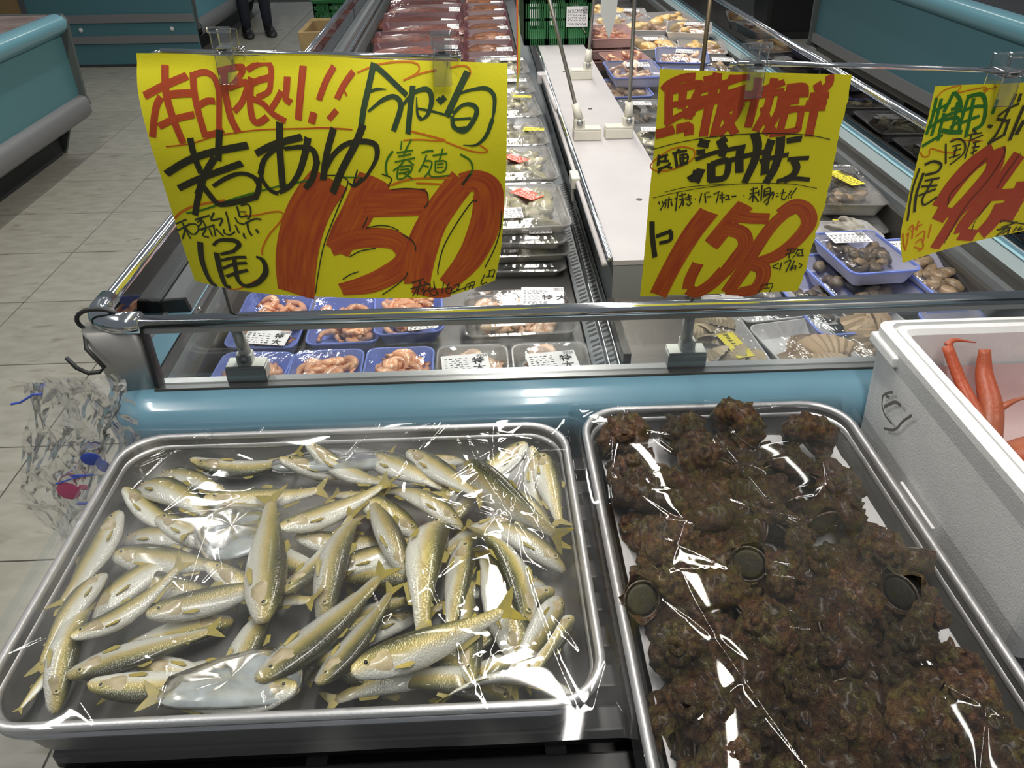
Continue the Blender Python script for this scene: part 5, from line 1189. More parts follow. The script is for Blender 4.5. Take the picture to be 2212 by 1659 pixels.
S3 = '''
o|1.4|546.4,1210.9 553.7,1219.8 569.3,1224.5 574.1,1223.1 572,1216.5 591.1,1219.8 604.9,1221.3 609.1,1217.9 604.5,1214.7
o|1.4|603.3,1218.1 619.4,1221.2
g2|4.1|547,1211.5 548.8,1189.3 547.3,1167.4
g2|4.2|553.7,1210.6 555,1183.6 554.7,1165.6
g2|3.8|546.3,1194.9 559.7,1201 566.8,1206.1
g2|3.9|548.5,1175.7 561.6,1186
g2|3.9|546.3,1153.4 559.1,1161.2 569.6,1166.2
g2|3.9|562.4,1192.8 564.1,1169.3 565.8,1159.4
g2|4.4|567.4,1217.4 564.9,1207.5 561.9,1194.2
g2|4.4|567.4,1217.4 577.7,1208.3 583,1197.4
g2|3.9|570,1196.5 582,1200.1
g2|4.2|563.7,1188.7 584.9,1195.9
g2|4.2|575.7,1205.7 578.8,1188 579.5,1172.7
g2|4.2|565.1,1184.5 582.3,1186.4 590.3,1172.2
g2|5.6|566.2,1172 579.2,1169.2 594.7,1168.4
g2|3.9|576,1174.3 584.3,1180.8
g2|4.2|587.6,1209.3 587.9,1191.7 589.3,1170.8
g2|5|585.6,1210.7 602.1,1213.5 610.8,1205.7 616.7,1190.4 617.5,1176.4 607.9,1169.8
g2|3.9|584.4,1193.2 598.7,1198.7 612,1198.9
g2|3.9|587.8,1179.3 601,1184.2 610.4,1187.2
g2|4.7|595,1209 598.5,1187.1 601.7,1161.6
g2|4.2|626.7,1206.4 626.4,1188.6
K3|3.7|647.8,1212.4 645.7,1189.1 642.5,1163.7 636.2,1152.4
K3|3.1|635.2,1185.4 644.9,1194.7 657.4,1200.4
K3|3.7|634.8,1182.6 651.5,1179
K3|3.7|651.8,1181.8 653.3,1160.2
K3|4.1|653.8,1212.2 655,1202.6
K3|4.8|664.6,1198 664,1178.4 663.9,1153.7
K3|5.7|672.9,1179.3 671,1169.4 670.2,1160.7
K3|4.2|625.9,1174.6 632.7,1172.8
K3|3.7|635.2,1151 652.7,1161.7
k|2.3|577.1,1155.2 586,1129.2
k|2.3|581.9,1157.1 593.1,1160 602.8,1154.4 606.1,1141.1 592.2,1127.3
k|2|587,1151 598.6,1153.2
k|2|590.7,1145 600.8,1147.3
k|2|587.4,1136.5 601.9,1139.9
k|2|593.3,1150.6 593.8,1136.1
k|2.3|607.3,1171.3 613.6,1166.7
k|2|603.8,1164.4 621.5,1166.3
k|2|608,1157 624.2,1163.3
k|2|608.5,1164.1 610.6,1133.5
k|2|613.9,1153.8 622.6,1155.4
k|2|614.6,1147.9 625.2,1148.7
k|2|615.8,1140.5 623.7,1144.4
k|2|617.5,1156.4 619.6,1138.8
o|1.7|546.2,1146.3 551.9,1140.2 559.4,1141.2 558.9,1149.8 578.5,1144.3 596.5,1141.7
o|1.4|583.5,1161.2 604.9,1157.2 627.1,1155.9
k|2.9|551,1125.8 549.8,1096.2 555.8,1055.3
k|3.8|558.5,1119.4 557.4,1092.5 562.3,1066.5
k|3.5|556.8,1129.8 568.1,1133.4 580.1,1128.2 577.5,1119.5 561.1,1116.2
k|2.9|563.5,1108.6 583.6,1110.8
k|2.9|561,1101.3 583.8,1100.9
k|2.9|560.9,1089.1 583.7,1096.3
k|2.9|574.5,1109.2 572,1097.3 568.3,1083.8 574.3,1075.5 589.2,1085
D3|22,23.4,24.9,23.4|647.4,1144.4 623.9,1123.6 607.8,1097.4 596.6,1068.6
D3|19.6,21.1|594.9,1064 616.7,1055.2
D3|25.1,23.7,25.1,23.7|651.3,1142.7 657.5,1116.5 643.1,1083.2 621.6,1051.4
D3|19.9,18.3,16.8|632.2,1068.2 623.2,1038 612.9,1008.9
D3|20.9,20.9,22.4|687,1134.3 673.2,1091.7 655,1054.4
D3|23,21.4,19.9|660.1,1067.1 646.8,1040.3 645.2,1026.9
D3|17.1,17.1|644,1025.3 673.3,1019.9
D3|24.7,24.7,23.1|694.8,1066.8 692.2,1041.8 680.1,1020.8
D3|16.6|666.7,1079.4 696.4,1078.2 720.2,1079.3
D3|30.8|711.4,1068.5 708.3,1038.2
D3|22.8|712.6,1094.7 714.4,1047.8
k|1.2|659.1,1146.6 664.6,1135.8 656.8,1102.6 637.1,1064.5 625.2,1014.1
k|1.2|641.8,1132.8 621.1,1105.5 608,1088 609.4,1070.5
k|1.2|687.9,1135.8 679,1108.6 674.7,1088.4
k|1.2|674,1070.6 662.4,1045.2 662.5,1028.2
o|2.1|554.4,1037.9 562,1019 567.2,1013.3
o|2.1|560.7,1033.9 563.2,1036.9 565.2,1025.2 566,1011.8
o|2.1|561.6,1041.9 566.5,1047.8 571.3,1027.7
o|2.1|565.7,1039.8 580.1,1047.9
o|2.1|573.2,1053.5 574.6,1038.8
o|2.1|575.6,1030.5 587.1,1037.3 590.6,1022
o|2.1|579,1020.1 585.8,1025.9 593.6,1013.2 586.8,1007.3
o|2.1|594.3,1046.3 596.1,1026.3
o|2.2|578.9,1015.1 593,1009.9
k|2.5|707.2,1013.7 720.5,1027.9
k|2.5|703.8,1024.7 725.4,1025.6 715.2,1016.2
k|2.5|709.8,1027.5 732.4,1033.5
k|2.2|724.4,1023.9 727.1,1011
k|2.2|736.2,1026 733.2,1017.4
k|2.2|744.2,1025 739.2,1020.2 749.2,1020.7
k|1.9|704.3,1035.2 708.3,1038.2 746.3,1028.3
'''
sign('large yellow handwritten price sheet reading 150 for ayu, on the left', O1, S1, surf1)
sign('narrow yellow handwritten price sheet reading 150 for turban shells, with a torn right edge', O2, S2, surf2, .0012)
sign('yellow handwritten sheet cut off at the right edge of the picture', O3, S3, surf3, .0)

# ------------------------------------------------------------------ sign stands with clips
def clip(parent, x, y, z, tilt=0.):
    c = bpy.data.objects.new('clip', None)
    b = MB(); bw = .0105
    b.bevbox(x - bw, x + bw, y - .016, y - .0125, z - .030, z + .004, .0012)      # front jaw
    b.bevbox(x - bw, x + bw, y + .0155, y + .019, z - .030, z + .004, .0012)      # back jaw
    b.bevbox(x - bw * 1.05, x + bw * 1.05, y - .017, y - .012, z + .004, z + .027, .0014)   # front lever
    b.bevbox(x - bw * 1.05, x + bw * 1.05, y + .012, y + .019, z + .004, z + .024, .0014)
    b.bevbox(x - bw * 1.2, x + bw * 1.2, y - .019, y - .011, z + .025, z + .031, .0016)     # lip
    b.bevbox(x - bw * .8, x + bw * .8, y - .0125, y + .016, z + .001, z + .009, .001)       # bridge
    bpy.data.objects.remove(c)
    o = b.build('clip', clipm, parent)
    b2 = MB().box(x - .0045, x + .0045, y - .0165, y - .0160, z + .006, z + .0085)
    b3 = b2.build('clip_slot', ink, parent); 
    MB().tube([(x + bw, y + .002, z + .004), (x + bw + .010, y + .002, z + .004)], .0035, 8).build('clip_pin', clipm, parent, True)
    return o
def pop_base(root, x, y, z, s=1., m=cream, swx=0.):
    MB().bevbox(x - .030 * s, x + .030 * s, y - .016 * s, y + .016 * s, z + .0002, z + .022 * s, .003).build('base', m, root)
    MB().bevbox(x - .029 * s, x + .029 * s, y - .015 * s, y + .015 * s, z + .022 * s, z + .026 * s, .002).build('lid', m, root)
    MB().bevbox(x + swx - .012 * s, x + swx + .012 * s, y - .010 * s, y + .010 * s, z + .024 * s, z + .044 * s, .004).build('swivel', m, root)
    MB().tube([(x + swx, y - .0115 * s, z + .038 * s), (x + swx, y - .0135 * s, z + .038 * s)], .0065 * s, 12).build('screw', satin, root, True)
rodm = mat('grey_rod', (.30, .29, .27), .35, .7)
s1 = thing('sign_stand', 'chrome stand on a white base at the left of the sill, holding the large sheet', 'sign stand', (-.364, 1.028, .7915), group='sign stands')
pop_base(s1, -.364, 1.028, .7915, 1.0, mat('white_green_plastic', (.86, .88, .80), .4))
MB().tube([(-.362, 1.028, .828), (-.364, 1.018, .885)], [.0095, .0085], 12).build('collar', M['white_green_plastic'], s1, True)
MB().tube([(-.364, 1.019, .870), (-.368, .990, 1.20), (-.370, .978, 1.262)], .0030, 8).build('rod', rodm, s1, True)
MB().tube([(-.370, .978, 1.262), (-.369, .976, 1.270), (-.358, .976, 1.2722)], .0030, 8).build('bend', chrome, s1, True)
MB().tube([(-.360, .976, 1.2724), (-.15, .976, 1.2650), (-.0205, .976, 1.2600)], .0030, 10).build('crossbar', chrome, s1, True)
MB().tube([(-.0205, .976, 1.2600), (-.0175, .976, 1.2599)], .0058, 10).build('end_stop', chrome, s1, True)
clip(s1, -.282, .9640, 1.2705); clip(s1, -.0388, .9640, 1.2640)
s2 = thing('sign_stand', 'chrome stand on a white base in the middle of the sill, holding the narrow sheet', 'sign stand', (.312, 1.030, .7915), group='sign stands')
pop_base(s2, .312, 1.030, .7915, 1.0, M['white_green_plastic'])
MB().tube([(.310, 1.030, .828), (.308, 1.022, .885)], [.0095, .0085], 12).build('collar', M['white_green_plastic'], s2, True)
MB().tube([(.308, 1.023, .870), (.300, .975, 1.18), (.297, .960, 1.246)], .0032, 8).build('rod', rodm, s2, True)
MB().tube([(.297, .960, 1.246), (.298, .955, 1.252), (.306, .953, 1.2535)], .0030, 8).build('bend', chrome, s2, True)
MB().tube([(.304, .953, 1.2535), (.47, .951, 1.247), (.80, .95, 1.230)], .0030, 10).build('crossbar', chrome, s2, True)
clip(s2, .319, .943, 1.249); clip(s2, .620, .941, 1.234)

def far_stand(lab, x, y, swx, top, paper_fn=None):
    s_ = thing('sign_stand', lab, 'sign stand', (x, y, .8), group='sign stands')
    pop_base(s_, x, y, .8003, 1.25, cream, swx)
    a = Vector((x + swx, y, .85)); b = Vector(top); d = (b - a).normalized()
    MB().tube([a, a + d * .045], [.013, .010], 12).build('collar', cream, s_, True)
    MB().tube([a + d * .03, b], .0052, 8).build('rod', rodm, s_, True)
    return s_
far_stand('cream based stand on the white divider with a rod leaning to the left', .297, 2.160, -.022, (.150, 2.30, 1.30))
far_stand('cream based stand on the white divider next to the leaning one, rod upright', .385, 2.170, .026, (.398, 2.17, 1.45))
sX = far_stand('cream based stand further back on the white divider, below the green basket', .360, 2.845, .024, (.412, 2.86, 1.35))
bs = thing('sign_stand', 'dark upright rod rising behind the narrow price sheet', 'sign stand', (.525, 1.90, .655), group='sign stands')
MB().bevbox(.495, .555, 1.88, 1.92, .6553, .685, .004).build('base', cream, bs)
MB().tube([(.525, 1.90, .68), (.522, 1.90, 1.35)], .0052, 8).build('rod', mat('brown_rod', (.17, .13, .08), .35, .8), bs, True)
# papers on the far stands
yl = MB(); q_ = []
for j in range(9):
    z = .90 + (1.26 - .90) * j / 8
    q_ += [(.112 + .010 * (j / 8 - .5) , 2.22, z), (.128 + .004 * math.sin(j), 2.46, z)]
yl.add(q_, [(2 * j, 2 * j + 1, 2 * j + 3, 2 * j + 2) for j in range(8)])
ys = thing('paper_sign', 'yellow price sheet seen edge on, hanging left of the white divider', 'price sign', (.12, 2.34, 1.08), group='yellow handwritten price signs')
yl.build('sheet', paper, ys); MB().box(.1085, .1120, 2.225, 2.232, .96, 1.25).build('red_border', rlabel, ys)
MB().tube([(.150, 2.30, 1.30), (.125, 2.33, 1.29), (.120, 2.34, 1.262)], .003, 6).build('hanger', rodm, ys)
ws = thing('paper_sign', 'grey white card hanging in front of the far right bay', 'price sign', (.44, 2.85, 1.1), group='white cards on the divider stands')
MB().add([(.416, 2.842, 1.30), (.480, 2.842, 1.30), (.472, 2.842, 1.00), (.452, 2.842, .925), (.418, 2.842, 1.01)], [(0, 1, 2, 3, 4)]).add([(.416, 2.8426, 1.30), (.480, 2.8426, 1.30), (.472, 2.8426, 1.00), (.452, 2.8426, .925), (.418, 2.8426, 1.01)], [(4, 3, 2, 1, 0)]).build('card', mat('grey_card', (.55, .57, .56), .6), ws)

# ------------------------------------------------------------------ packs
def tray_mesh(w_, d_, h_, m, r=.02, fl=.016, th=.003):
    S = lambda k, z: rrect(w_ - 2 * k, d_ - 2 * k, max(r - k * .5, .004), 4, z)
    return MB().loft([S(fl, 0), S(.002, h_ - .003), S(0, h_ - .003), S(0, h_), S(th, h_), S(fl + th, .004), S(fl + th + .004, .003)], True, True).mesh('tray', m, False)
def film_mesh(w_, d_, h_, m, dome=.004, seed=0):
    lo = []
    for k, s_ in enumerate((1., .9, .7, .45, .2, .03)):
        lo.append([Vector((p.x * s_, p.y * s_, h_ + .0008 + dome * (1 - s_ ** 2) + (.0022 * noise.noise((p.x * s_ * 45, p.y * s_ * 45, seed)) if 0 < k else 0))) for p in rrect(w_, d_, .018, 4)])
    return MB().loft(lo, False, True).mesh('wrap', m, True)
def lid_mesh(w_, d_, h0, h1, m):
    S = lambda k, z: rrect(w_ - 2 * k, d_ - 2 * k, .022, 4, z)
    return MB().loft([S(-.004, h0), S(.0, h0 + .003), S(.006, h1 - .006), S(.012, h1 - .001), S(.018, h1), S(.024, h1 - .002), S(.05, h1 - .002)], False, True).mesh('lid', m, False)
def shrimp_mesh(seed, m):
    rr = random.Random(seed); n = 12; pts = []; rad = []
    tot = R(rr.uniform(150, 230)); a0 = rr.uniform(-.3, .3); r0 = .014
    for k in range(n):
        a = a0 + tot * k / (n - 1); rr_ = r0 * (1 + .25 * k / n)
        pts.append((rr_ * math.cos(a), rr_ * math.sin(a), .001 * math.sin(k))); rad.append(.0078 * (.35 + .65 * math.sin(math.pi * (k + 1.2) / (n + 1.6)) ** .6) * (1.1 - .4 * k / n))
    b = MB().tube(pts, rad, 8, sq=.85)
    e = Vector(pts[-1]); t_ = (e - Vector(pts[-2])).normalized(); s_ = Vector((-t_.y, t_.x, 0))
    b.add([e - s_ * .002, e + t_ * .010 - s_ * .007, e + t_ * .012, e + t_ * .010 + s_ * .007, e + s_ * .002, e + Vector((0, 0, .003))], [(0, 1, 5), (1, 2, 5), (2, 3, 5), (3, 4, 5), (0, 5, 4), (0, 4, 3, 2, 1)])
    return b.mesh('shrimp', m, True)
SHR = [shrimp_mesh(s, shrimp_m) for s in range(4)]; SHW = [shrimp_mesh(s + 9, shrimpw_m) for s in range(4)]
def lump_mesh(seed, m, r=(.02, .016, .008), amp=.35):
    b = MB().ell((0, 0, 0), (1, 1, 1), 12, 8); b.v = [tuple(Vector((v[0] * r[0], v[1] * r[1], v[2] * r[2])) * (1 + amp * noise.noise(Vector(v) * 1.6 + Vector((seed * 5.3, 0, 0))))) for v in b.v]
    return b.mesh('piece', m, True)
SQ = [lump_mesh(s, squid_m, (.026, .015, .009), .6) for s in range(5)]
CL = [lump_mesh(s, clam_m, (.020, .016, .010), .15) for s in range(4)]; CF = [lump_mesh(s, flesh_m, (.022, .013, .009), .4) for s in range(3)]
OY = [lump_mesh(s + 3, oyster_m, (.05, .035, .014), .5) for s in range(3)]; SF = [lump_mesh(s, silver_m, (.055, .018, .010), .2) for s in range(3)]
def fan_mesh(m, r=.06, ribs=11, h=.018):
    vs = [(0, -r * .85, .002)]; n = ribs * 4; fs = []
    rows = 6
    for q in range(1, rows + 1):
        for k in range(n + 1):
            a = R(-62 + 124 * k / n); rr_ = r * 1.75 * q / rows * (1 - .10 * abs(k / n - .5))
            z = h * math.sin(math.pi * min(q / rows, .98)) * math.cos(a) + .0022 * math.cos(k * math.pi / 2) * q / rows + .002
            vs.append((rr_ * math.sin(a) * .95, -r * .85 + rr_ * math.cos(a), z))
    for k in range(n): fs.append((0, 1 + k + 1, 1 + k))
    for q in range(rows - 1):
        for k in range(n):
            i0 = 1 + q * (n + 1) + k; fs.append((i0, i0 + 1, i0 + n + 2, i0 + n + 1))
    b = MB().add(vs, fs); k0 = len(b.v)
    return b.mesh('fan_shell', m, False)
FAN = fan_mesh(scal_m); FANR = fan_mesh(rib_m, .05, 9)
def slab_mesh(seed, m, w_=.35, d_=.12, h=.012):
    b = MB(); lo = []
    for k in range(15):
        u = k / 14; x = -w_ / 2 + w_ * u; s_ = max(.12, math.sin(math.pi * (u * .86 + .07)) ** .5)
        l = []
        for j in range(10):
            th = 2 * math.pi * j / 10
            l.append(Vector((x, d_ / 2 * s_ * math.cos(th) + .006 * noise.noise((x * 12, seed, 0)), h * s_ * (math.sin(th) * .6 + .6) + .003 * noise.noise((x * 40, math.cos(th) * 2, seed)))))
        lo.append(l)
    return b.loft(lo, True, True).mesh('fillet', m, True)
SLA = [slab_mesh(s, eel_m) for s in range(3)]; SLB = [slab_mesh(s + 4, eelb_m, .17, .10) for s in range(3)]
_lab = {}
def label(parent, w_, h_, x, y, z, rz=0., text=None, m=None, tsize=.018, bars=True, trz=0., slope=0.):
    m = m or paperw; key = (round(w_, 3), round(h_, 3), m.name)
    if key not in _lab:
        _lab[key] = MB().box(-w_ / 2, w_ / 2, -h_ / 2, h_ / 2, 0, .0004).mesh('price_label', m)
    l = obj('price_label', _lab[key], None, parent); l.location = (x, y, z); l.rotation_euler = (slope, 0, rz)
    if bars:
        bm_ = paperw if m is rlabel else ink; kb = ('bars', round(w_, 3), round(h_, 3), bool(text), bm_.name)
        if kb not in _lab:
            b = MB(); rr = random.Random(3)
            pt = .0068 if text else .0056; y0 = -h_ * .42; rows = int(h_ * .84 / pt)
            for r_ in range(rows):
                yy = y0 + r_ * pt; xx = -w_ * .44
                while xx < w_ * (.40 if not text else .06):
                    wd = rr.uniform(.002, .007); b.box(xx, min(xx + wd, w_ * .45), yy, yy + (.0016 if r_ % 3 else .0026), .0004, .0006); xx += wd + rr.uniform(.002, .007)
            for k in range(12):
                xx = w_ * .26 + k * .0016; b.box(xx, xx + (.0009 if k % 3 else .0005), h_ * .30 if text else h_ * .1, h_ * .46, .0004, .0006)
            _lab[kb] = b.mesh('fine_print', bm_)
        obj('fine_print', _lab[kb], None, l)
    if text:
        t_ = obj('print', text_mesh(text, tsize), None, l); t_.location = (w_ * .28 if bars else 0, -h_ * .12 if bars else 0, .0008); t_.rotation_euler = (0, 0, trz)
        if not t_.data.materials: t_.data.materials.append(ink)
    return l
_tm = {}
def cached(k, fn):
    if k not in _tm: _tm[k] = fn()
    return _tm[k]
_pn = [0]
def pack(lab, x, y, z, w_, d_, h_, tray_m, pieces, npc, group, rz=0., tilt=0., lid=None, wrap_m=None, labels=(), name='seafood_pack', zpiece=None, spread=.80, scale=(1, 1), rim=None, tiltx=0., kind='seafood pack', flat=False, yoff=0.):
    _pn[0] += 1; rr = random.Random(_pn[0] * 17)
    t = thing(name, lab, kind, (x, y, z), rz, group); t.rotation_euler = (tilt, tiltx, rz)
    obj('tray', cached(('t', w_, d_, h_, tray_m.name), lambda: tray_mesh(w_, d_, h_, tray_m)), None, t)
    if rim:
        obj('rim', cached(('r', w_, d_, h_, rim.name), lambda: MB().loft([rrect(w_ + .002, d_ + .002, .02, 4, h_ - .004), rrect(w_ + .003, d_ + .003, .02, 4, h_ + .0003), rrect(w_ - .006, d_ - .006, .017, 4, h_ + .0003), rrect(w_ - .034, d_ - .034, .012, 4, .006)]).mesh('rim', rim)), None, t)
    for k in range(npc):
        me = pieces[rr.randrange(len(pieces))]
        o = obj('piece' if me.name.startswith('piece') else me.name.split('.')[0], me, None, t)
        px = rr.uniform(-.5, .5) * (w_ - .045) * spread; py = rr.uniform(-.5, .5) * (d_ - .045) * spread + yoff
        o.location = (px, py, (zpiece if zpiece is not None else h_ * .66) + rr.uniform(-.004, .006)); o.rotation_euler = (0, 0, rr.uniform(-.12, .12)) if flat else (rr.uniform(-.5, .5), rr.uniform(-.5, .5), rr.uniform(0, 6.28)); s_ = rr.uniform(scale[0], scale[1]); o.scale = (s_,) * 3
    if lid:
        obj('lid', cached(('l', w_, d_, h_, lid), lambda: lid_mesh(w_, d_, h_, lid, lidp)), None, t)
    else:
        wm = wrap_m or wrap
        obj('wrap', cached(('w', w_, d_, h_, wm.name, _pn[0] % 4), lambda: film_mesh(w_, d_, h_, wm, seed=_pn[0])), None, t)
    top = (lid if lid else h_) + .0055
    for L_ in labels: label(t, z=top, **{k: v for k, v in L_.items()}, parent=None) if False else label(t, L_['w'], L_['h'], L_['x'], L_['y'], top + L_.get('dz', 0), L_.get('rz', 0), L_.get('text'), L_.get('m'), L_.get('ts', .018), L_.get('bars', True), L_.get('trz', 0))
    return t

DK = .6555
G1 = 'shrimp packs in the left bay'
WL = dict(w=.072, h=.050, x=0, y=-.045, rz=R(-6), text='特\n大', ts=.016, trz=0)
# near row, left to right
pack('blue tray of peeled shrimp at the near left, behind the sign stand base', -.424, 1.170, DK, .132, .195, .034, fblue, SHR, 40, G1, R(-3), scale=(1.0, 1.3))
pack('blue tray of peeled shrimp, second from the left in the near row', -.288, 1.170, DK, .132, .195, .034, fblue, SHR, 40, G1, R(1), scale=(1.0, 1.3), labels=[dict(w=.05, h=.03, x=.02, y=-.035, text=None)])
pack('blue tray of shrimp under misted glass, third in the near row', -.157, 1.172, DK, .126, .195, .034, fblue, SHR, 40, G1, R(0), scale=(1.0, 1.3))
pack('clear pack of pale large shrimp with a white label, fourth in the near row', -.024, 1.175, DK, .132, .20, .030, clearbase, SHW, 30, G1, R(0), lid=.040, scale=(1.15, 1.4), labels=[dict(w=.085, h=.060, x=-.012, y=.012, rz=R(6), text='特\n大', ts=.023)])
pack('clear pack of pale large shrimp beside the grille, last in the near row', .120, 1.175, DK, .142, .20, .030, clearbase, SHW, 32, G1, R(0), lid=.040, scale=(1.2, 1.45), labels=[dict(w=.090, h=.060, x=.000, y=.012, rz=R(6), text='特\n大', ts=.023)])
# second row
pack('blue tray of shrimp with a black printed label, left end of the second row', -.418, 1.378, DK + .010, .140, .190, .036, fblue, SHR, 40, G1, R(-4), R(6), scale=(.9, 1.15), labels=[dict(w=.085, h=.045, x=.010, y=-.070, rz=R(-6), text='特\n大', ts=.018)])
pack('lower blue tray of shrimp in the middle of the second row', -.275, 1.385, DK, .140, .19, .034, fblue, SHR, 40, G1, R(2), scale=(.9, 1.1))
pack('upper blue tray of orange shrimp in the second row, label at its front', -.150, 1.395, DK + .018, .136, .185, .036, fblue, SHR, 40, G1, R(4), R(5), scale=(.9, 1.15), labels=[dict(w=.055, h=.032, x=.025, y=-.075, rz=R(5))])
pack('clear pack of large pale shrimp with a big label in the second row', .068, 1.368, DK + .006, .215, .155, .036, clearbase, SHW, 44, G1, R(2), lid=.058, scale=(1.2, 1.5), labels=[dict(w=.085, h=.075, x=.050, y=.020, rz=R(-6), text='特 大', ts=.022)])
# clear stacks by the grille
G2 = 'stacked clear packs in the left bay'
def cstack(desc, y, n, pieces, lab0, x=.095, w_=.195, d_=.26, top=None, dz=.034, rz=0.):
    for k in range(n):
        last = k == n - 1
        nm = ['lowest', 'second', 'third', 'fourth', 'fifth'][k] if not last else 'top'
        pack('%s clear pack in %s' % (nm, desc), x + (.004 if k % 2 else -.003), y + (.004 if k % 2 else -.004), DK + k * dz, w_, d_, .022, clearbase, pieces, (20 if last else 7), G2, rz + R(2 if k % 2 else -1), lid=.034, scale=(1.1, 1.6), labels=(lab0 if last else ([dict(w=.05, h=.03, x=.04, y=-.105)] if k == n - 2 else ())))
cstack('the nearest tall stack right of the large sheet', 1.735, 4, SQ, [dict(w=.040, h=.075, x=.010, y=.020, rz=R(38), m=rlabel, bars=True), dict(w=.05, h=.06, x=-.035, y=-.09)])
cstack('the second stack behind the large sheet', 2.035, 4, SQ, [dict(w=.036, h=.070, x=-.005, y=-.02, rz=R(38), m=rlabel, bars=True)])
cstack('the third stack along the grille, yellow sticker on top', 2.335, 4, SQ, [dict(w=.060, h=.030, x=.060, y=-.05, rz=R(-12), m=ylabel, bars=True)], dz=.032)
cstack('the fourth stack along the grille', 2.635, 4, SQ, [dict(w=.060, h=.030, x=.050, y=.03, rz=R(-10), m=ylabel, bars=True)], dz=.031)
cstack('the fifth stack along the grille', 2.93, 4, SQ, [dict(w=.09, h=.04, x=.030, y=-.03)], dz=.030)
cstack('the last stack before the long fillet packs', 3.22, 4, SQ, [dict(w=.09, h=.045, x=.040, y=0.02)], dz=.030)
# long fillet packs, shingled
G3 = 'long fillet packs at the far end of the left bay'
for k in range(7):
    y = 3.52 + k * .235; z = DK + .030 + k * .004
    lb = [dict(w=.075, h=.060, x=.135, y=-.01, rz=R(-8))]
    pack('long wine red fillet pack, %s of the left shingled row' % ['nearest', 'second', 'third', 'fourth', 'fifth', 'sixth', 'farthest'][k], -.265 + (.012 if k % 2 else -.01), y, z, .40, .215, .022, winer, SLA, 5, G3, R(4 if k % 2 else 1), R(17), labels=lb if k in (0, 2, 4, 6) else [dict(w=.06, h=.05, x=.145, y=.03, rz=R(-5))], spread=.30, scale=(.95, 1.05), zpiece=.012, flat=True)
    if k < 7:
        pack('amber fillet pack with white label, %s of the right shingled row' % ['nearest', 'second', 'third', 'fourth', 'fifth', 'sixth', 'farthest'][k], .060, y + .03, z, .225, .205, .022, winer, SLB, 4, G3, R(2), R(17), labels=[dict(w=.070, h=.060, x=.070, y=-.01, rz=R(2))], spread=.4, scale=(.95, 1.05), zpiece=.012, flat=True)

# right bay
G4 = 'shellfish packs in the near right bay'
pack('ribbed clam pack with a yellow recommendation sticker, behind the middle base', .450, 1.305, DK, .125, .28, .030, fwhite, [FANR], 15, G4, R(4), scale=(.5, .62), zpiece=.020, spread=.95, labels=[dict(w=.034, h=.088, x=.012, y=-.068, rz=R(8), m=ylabel, text='本日のおすすめ品', ts=.0105, bars=False, trz=R(90))])
pack('white tray of brown scallops touching the sill, left of the foam box', .603, 1.225, DK, .145, .215, .030, fwhite, [FAN], 4, G4, R(10), scale=(.8, .95), zpiece=.014, spread=.5)
pack('white tray with one large brown scallop beside the foam box', .755, 1.275, DK, .165, .225, .030, fwhite, [FAN], 3, G4, R(10), scale=(1.0, 1.1), zpiece=.016, spread=.35, labels=[dict(w=.10, h=.05, x=.02, y=.085, rz=R(-4))])
pack('wrapped grey fish pack behind the brown scallop tray', .578, 1.425, DK, .150, .165, .028, fwhite, SF, 8, G4, R(8), scale=(.9, 1.1), zpiece=.024)
pack('blue rimmed tray half hidden beneath the other blue trays, leftmost', .700, 1.400, DK, .135, .26, .034, fblue2, CL, 14, G4, R(4), rim=fblue)
pack('blue rimmed tray carrying the labelled clam tray', .800, 1.470, DK + .016, .190, .250, .034, fblue2, CL, 22, G4, R(5), rim=fblue)
pack('blue rimmed clam tray with a white label, topmost of its stack', .812, 1.512, DK + .056, .150, .205, .036, fblue2, CL + CF, 26, G4, R(5), rim=fblue, labels=[dict(w=.085, h=.055, x=-.005, y=.058, rz=R(-4))])
pack('blue rimmed clam tray at the right, under the cut off sheet', .945, 1.480, DK + .030, .120, .250, .040, fblue2, CF, 20, G4, R(7), R(3), rim=fblue, labels=[dict(w=.08, h=.055, x=0, y=.075, rz=R(-6))])
pack('blue rimmed tray lying low in front of the right clam tray', .930, 1.290, DK, .130, .12, .034, fblue2, CF, 8, G4, R(3), rim=fblue)
pack('pale oyster pack behind the labelled clam tray', .845, 1.680, DK + .040, .150, .115, .026, fwhite, OY, 5, G4, R(3), zpiece=.026, scale=(.7, .9))
pack('dark mussel pouch without label beneath the stickered one', .900, 1.880, DK, .20, .28, .034, clearbase, CL, 22, G4, R(-6), lid=.048, scale=(1., 1.3), labels=[dict(w=.05, h=.02, x=-.01, y=-.12, m=ylabel, bars=False)])
pack('dark mussel pouch with a tall yellow sticker, right of the narrow sheet', .905, 1.910, DK + .055, .19, .26, .034, clearbase, CL + CF, 34, G4, R(-6), lid=.050, scale=(1., 1.3), labels=[dict(w=.040, h=.105, x=.020, y=-.005, rz=R(22), m=ylabel, bars=True)])
G5 = 'clear packs right of the white divider'
for k in range(4):
    y = 1.72 + k * .29
    for q in range(3):
        pack('clear pack right of the divider, %s group from the front, %s layer' % (ORD[k], ['bottom', 'middle', 'top'][q]), .545 + (.004 if q % 2 else 0), y, DK + q * .036, .19, .26, .026, clearbase, CL if k % 2 else SQ, 16 if q == 2 else 5, G5, R(1 if q % 2 else -2), lid=.036, scale=(1., 1.3), labels=[dict(w=.085, h=.045, x=-.02, y=.04, rz=R(-3))] if q == 2 else ())
